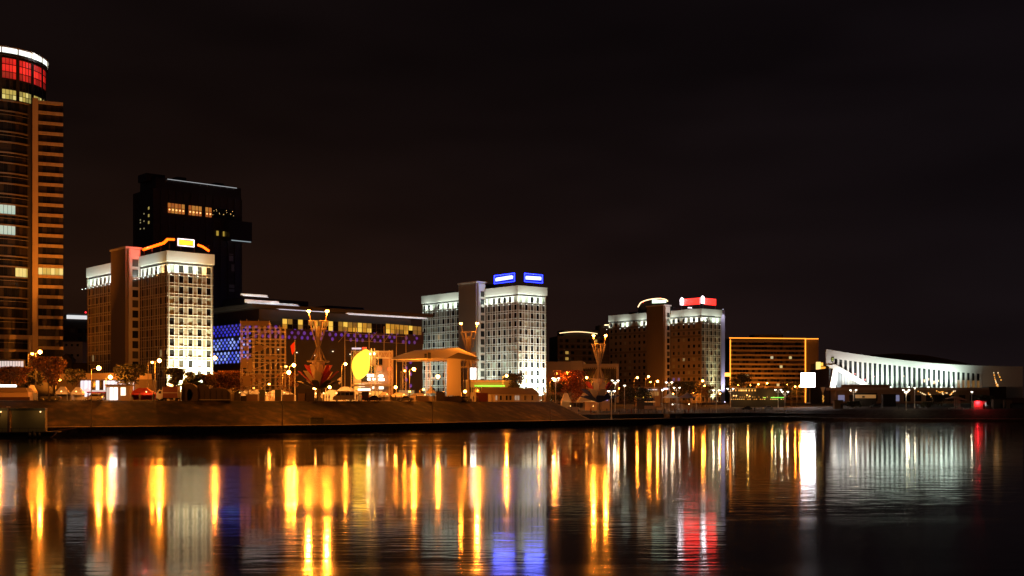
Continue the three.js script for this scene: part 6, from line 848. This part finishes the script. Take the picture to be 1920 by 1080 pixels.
for (const [px, n, pose, col, yaw, lab] of [[1161, 8.2, 'sit', [0.05, 0.05, 0.07], 0.4, 'person in dark clothes sitting by the terrace railing, leftmost'], [1184, 13, 'stand', [0.25, 0.06, 0.05], 1.2, 'person in a dark red jacket standing on the terrace'], [1192, 13, 'stand', [0.6, 0.58, 0.55], -0.6, 'person in a white jacket standing on the terrace'], [1197, 13.6, 'stand', [0.07, 0.08, 0.14], 2, 'person in a dark blue jacket right of the one in white'], [1175, 14, 'walk', [0.3, 0.22, 0.16], 1.6, 'person in a tan coat walking on the terrace'], [1206, 9, 'walk', [0.2, 0.17, 0.2], -1.5, 'person walking along the terrace railing'], [1230, 14, 'walk', [0.09, 0.08, 0.07], 1.5, 'person in brown walking left of the peaked tents'], [1291, 12, 'stand', [0.45, 0.16, 0.1], 0.2, 'person in an orange top standing below the dimmer peaked tent'], [1283, 11, 'sit', [0.12, 0.12, 0.15], 0.5, 'person sitting below the dimmer peaked tent'], [1085, 20.5, 'sit', [0.06, 0.05, 0.05], 0.3, 'person sitting on the edge of the bank beside the open orange tent'], [607, 18.2, 'stand', [0.08, 0.07, 0.07], 0.2, 'person standing right of the flower column foot'], [617, 18.4, 'stand', [0.1, 0.07, 0.06], -0.8, 'person standing left of the silver minibus'], [720, 18.6, 'walk', [0.06, 0.05, 0.05], 1.4, 'person walking right of the dark minibus'], [733, 18.4, 'stand', [0.07, 0.06, 0.05], 0, 'person standing before the low marquee by the egg pavilion']]) {
  const L = loc(px, n), o = thing('person', lab, 'person', [L.x, L.h, L.z], yaw, 'people out in the evening'); if (pose === 'sit') { box(o, 'seat_block', M.concrete, 0.7, 0.4, 0.5, 0, 0.2, -0.02); } part(o, 'body', bodies[pose], std(...col, 0.9)); part(o, 'hair', new THREE.SphereGeometry(0.118, 12, 8, 0, Math.PI * 2, 0, 1.7), hairM, [0, pose === 'sit' ? 1.335 : 1.695, pose === 'sit' ? 0.03 : 0.012]); part(o, 'face', new THREE.SphereGeometry(0.098, 12, 10), std(0.45, 0.28, 0.2, 0.6), [0, pose === 'sit' ? 1.29 : 1.655, pose === 'sit' ? 0.068 : 0.05], null, [0.85, 1.1, 0.75]);
}

// parked cars along the back of the plaza and the promenade road
function car(px, n, label, col, yaw) {
  const L = loc(px, n), o = thing('parked_car', label, 'car', [L.x, L.h, L.z], yaw, 'parked cars'), paint = std(...col, 0.3);
  slab(o, 'body', paint, [[-2.1, 0.3], [2.1, 0.3], [2.15, 0.75], [1.9, 0.92], [1.2, 0.96], [-1.0, 0.95], [-1.95, 0.8], [-2.15, 0.6]], 1.6, -0.8, [], 0.06);
  slab(o, 'cabin', M.blackGlass, [[-1.05, 0.95], [1.35, 0.96], [0.95, 1.42], [-0.35, 1.44]], 1.36, -0.68, [], 0.04); box(o, 'roof', paint, 1.35, 0.06, 1.36, 0.3, 1.5, 0);
  for (const s of [-1, 1]) { box(o, 'headlight', std(0.6, 0.6, 0.58, 0.1), 0.08, 0.14, 0.32, -2.17, 0.66, s * 0.58); box(o, 'tail_lamp', M.red, 0.08, 0.14, 0.3, 2.17, 0.72, s * 0.6); wheel(o, -1.3, s * 0.76, 0.31); wheel(o, 1.3, s * 0.76, 0.31); }
}
for (const [px, n, lab, col, yaw] of [[700, 18.3, 'dark car right of the dark minibus', [0.04, 0.035, 0.035], 0.1], [760, 18.6, 'dark car below the bright lamp under the canopy', [0.05, 0.045, 0.05], -0.1], [855, 18.2, 'dark car in front of the banner wall', [0.06, 0.04, 0.035], 0.15], [868, 18.8, 'grey car right of the banner wall', [0.2, 0.18, 0.17], 0.05], [95, 19, 'dark car left of the two orange tents', [0.05, 0.05, 0.06], 0.1], [176, 18.8, 'pale car in front of the striped stall', [0.4, 0.38, 0.36], -0.05], [1400, 26, 'dark car on the promenade below the glowing cafe', [0.04, 0.04, 0.05], 0.2], [1440, 26, 'silver car on the promenade below the green neon line', [0.3, 0.3, 0.3], 0.1], [1640, 30, 'dark car on the bank below the brown booth', [0.05, 0.05, 0.05], 0.1]]) car(px, n, lab, col, yaw);
const crowd = rng(515); for (const [i, px] of [92, 104, 165, 190, 262, 288, 612, 668, 702, 712, 742, 752, 766, 781, 800, 814, 850, 862, 888, 896, 1058, 1072, 1108, 1138, 1215, 1246, 1265, 1302, 1330, 1378, 1415].entries()) {
  const n = px < 1100 ? 17.8 + crowd() * 1.4 : 9 + crowd() * 9, L = loc(px, n), c = [[0.05, 0.05, 0.06], [0.22, 0.2, 0.18], [0.16, 0.05, 0.04], [0.05, 0.07, 0.14], [0.3, 0.25, 0.18]][i % 5], pose = ['stand', 'walk', 'stand'][i % 3], cw = ['black', 'grey', 'dark red', 'navy', 'tan'][i % 5];
  const where = px < 120 ? 'beside the bare tree at the left' : px < 200 ? 'by the striped stall' : px < 300 ? 'by the red gazebo' : px < 640 ? 'left of the silver minibus' : px < 735 ? 'in front of the egg pavilion' : px < 790 ? 'below the lamp under the canopy' : px < 840 ? 'by the stage truss' : px < 900 ? 'near the petal-less flower column' : px < 1080 ? 'under the orange tree' : px < 1145 ? 'by the amber-lit bar counter' : px < 1240 ? 'on the terrace left of the peaked tents' : px < 1310 ? 'below the peaked tents' : 'on the terrace left of the glowing cafe';
  const o = thing('person', `person in ${cw} ${pose === 'walk' ? 'walking' : 'standing'} ${where}${[752, 766, 1302].includes(px) ? ', further right' : px === 712 ? ', rightmost there' : ''}`, 'person', [L.x, L.h, L.z], crowd() * 6, 'people out in the evening'); part(o, 'body', bodies[pose], std(...c, 0.9)); part(o, 'hair', new THREE.SphereGeometry(0.118, 12, 8, 0, Math.PI * 2, 0, 1.7), hairM, [0, 1.695, 0.012]); part(o, 'face', new THREE.SphereGeometry(0.098, 12, 10), std(0.45, 0.28, 0.2, 0.6), [0, 1.655, 0.05], null, [0.85, 1.1, 0.75]);
}

renderer.render(scene, camera);
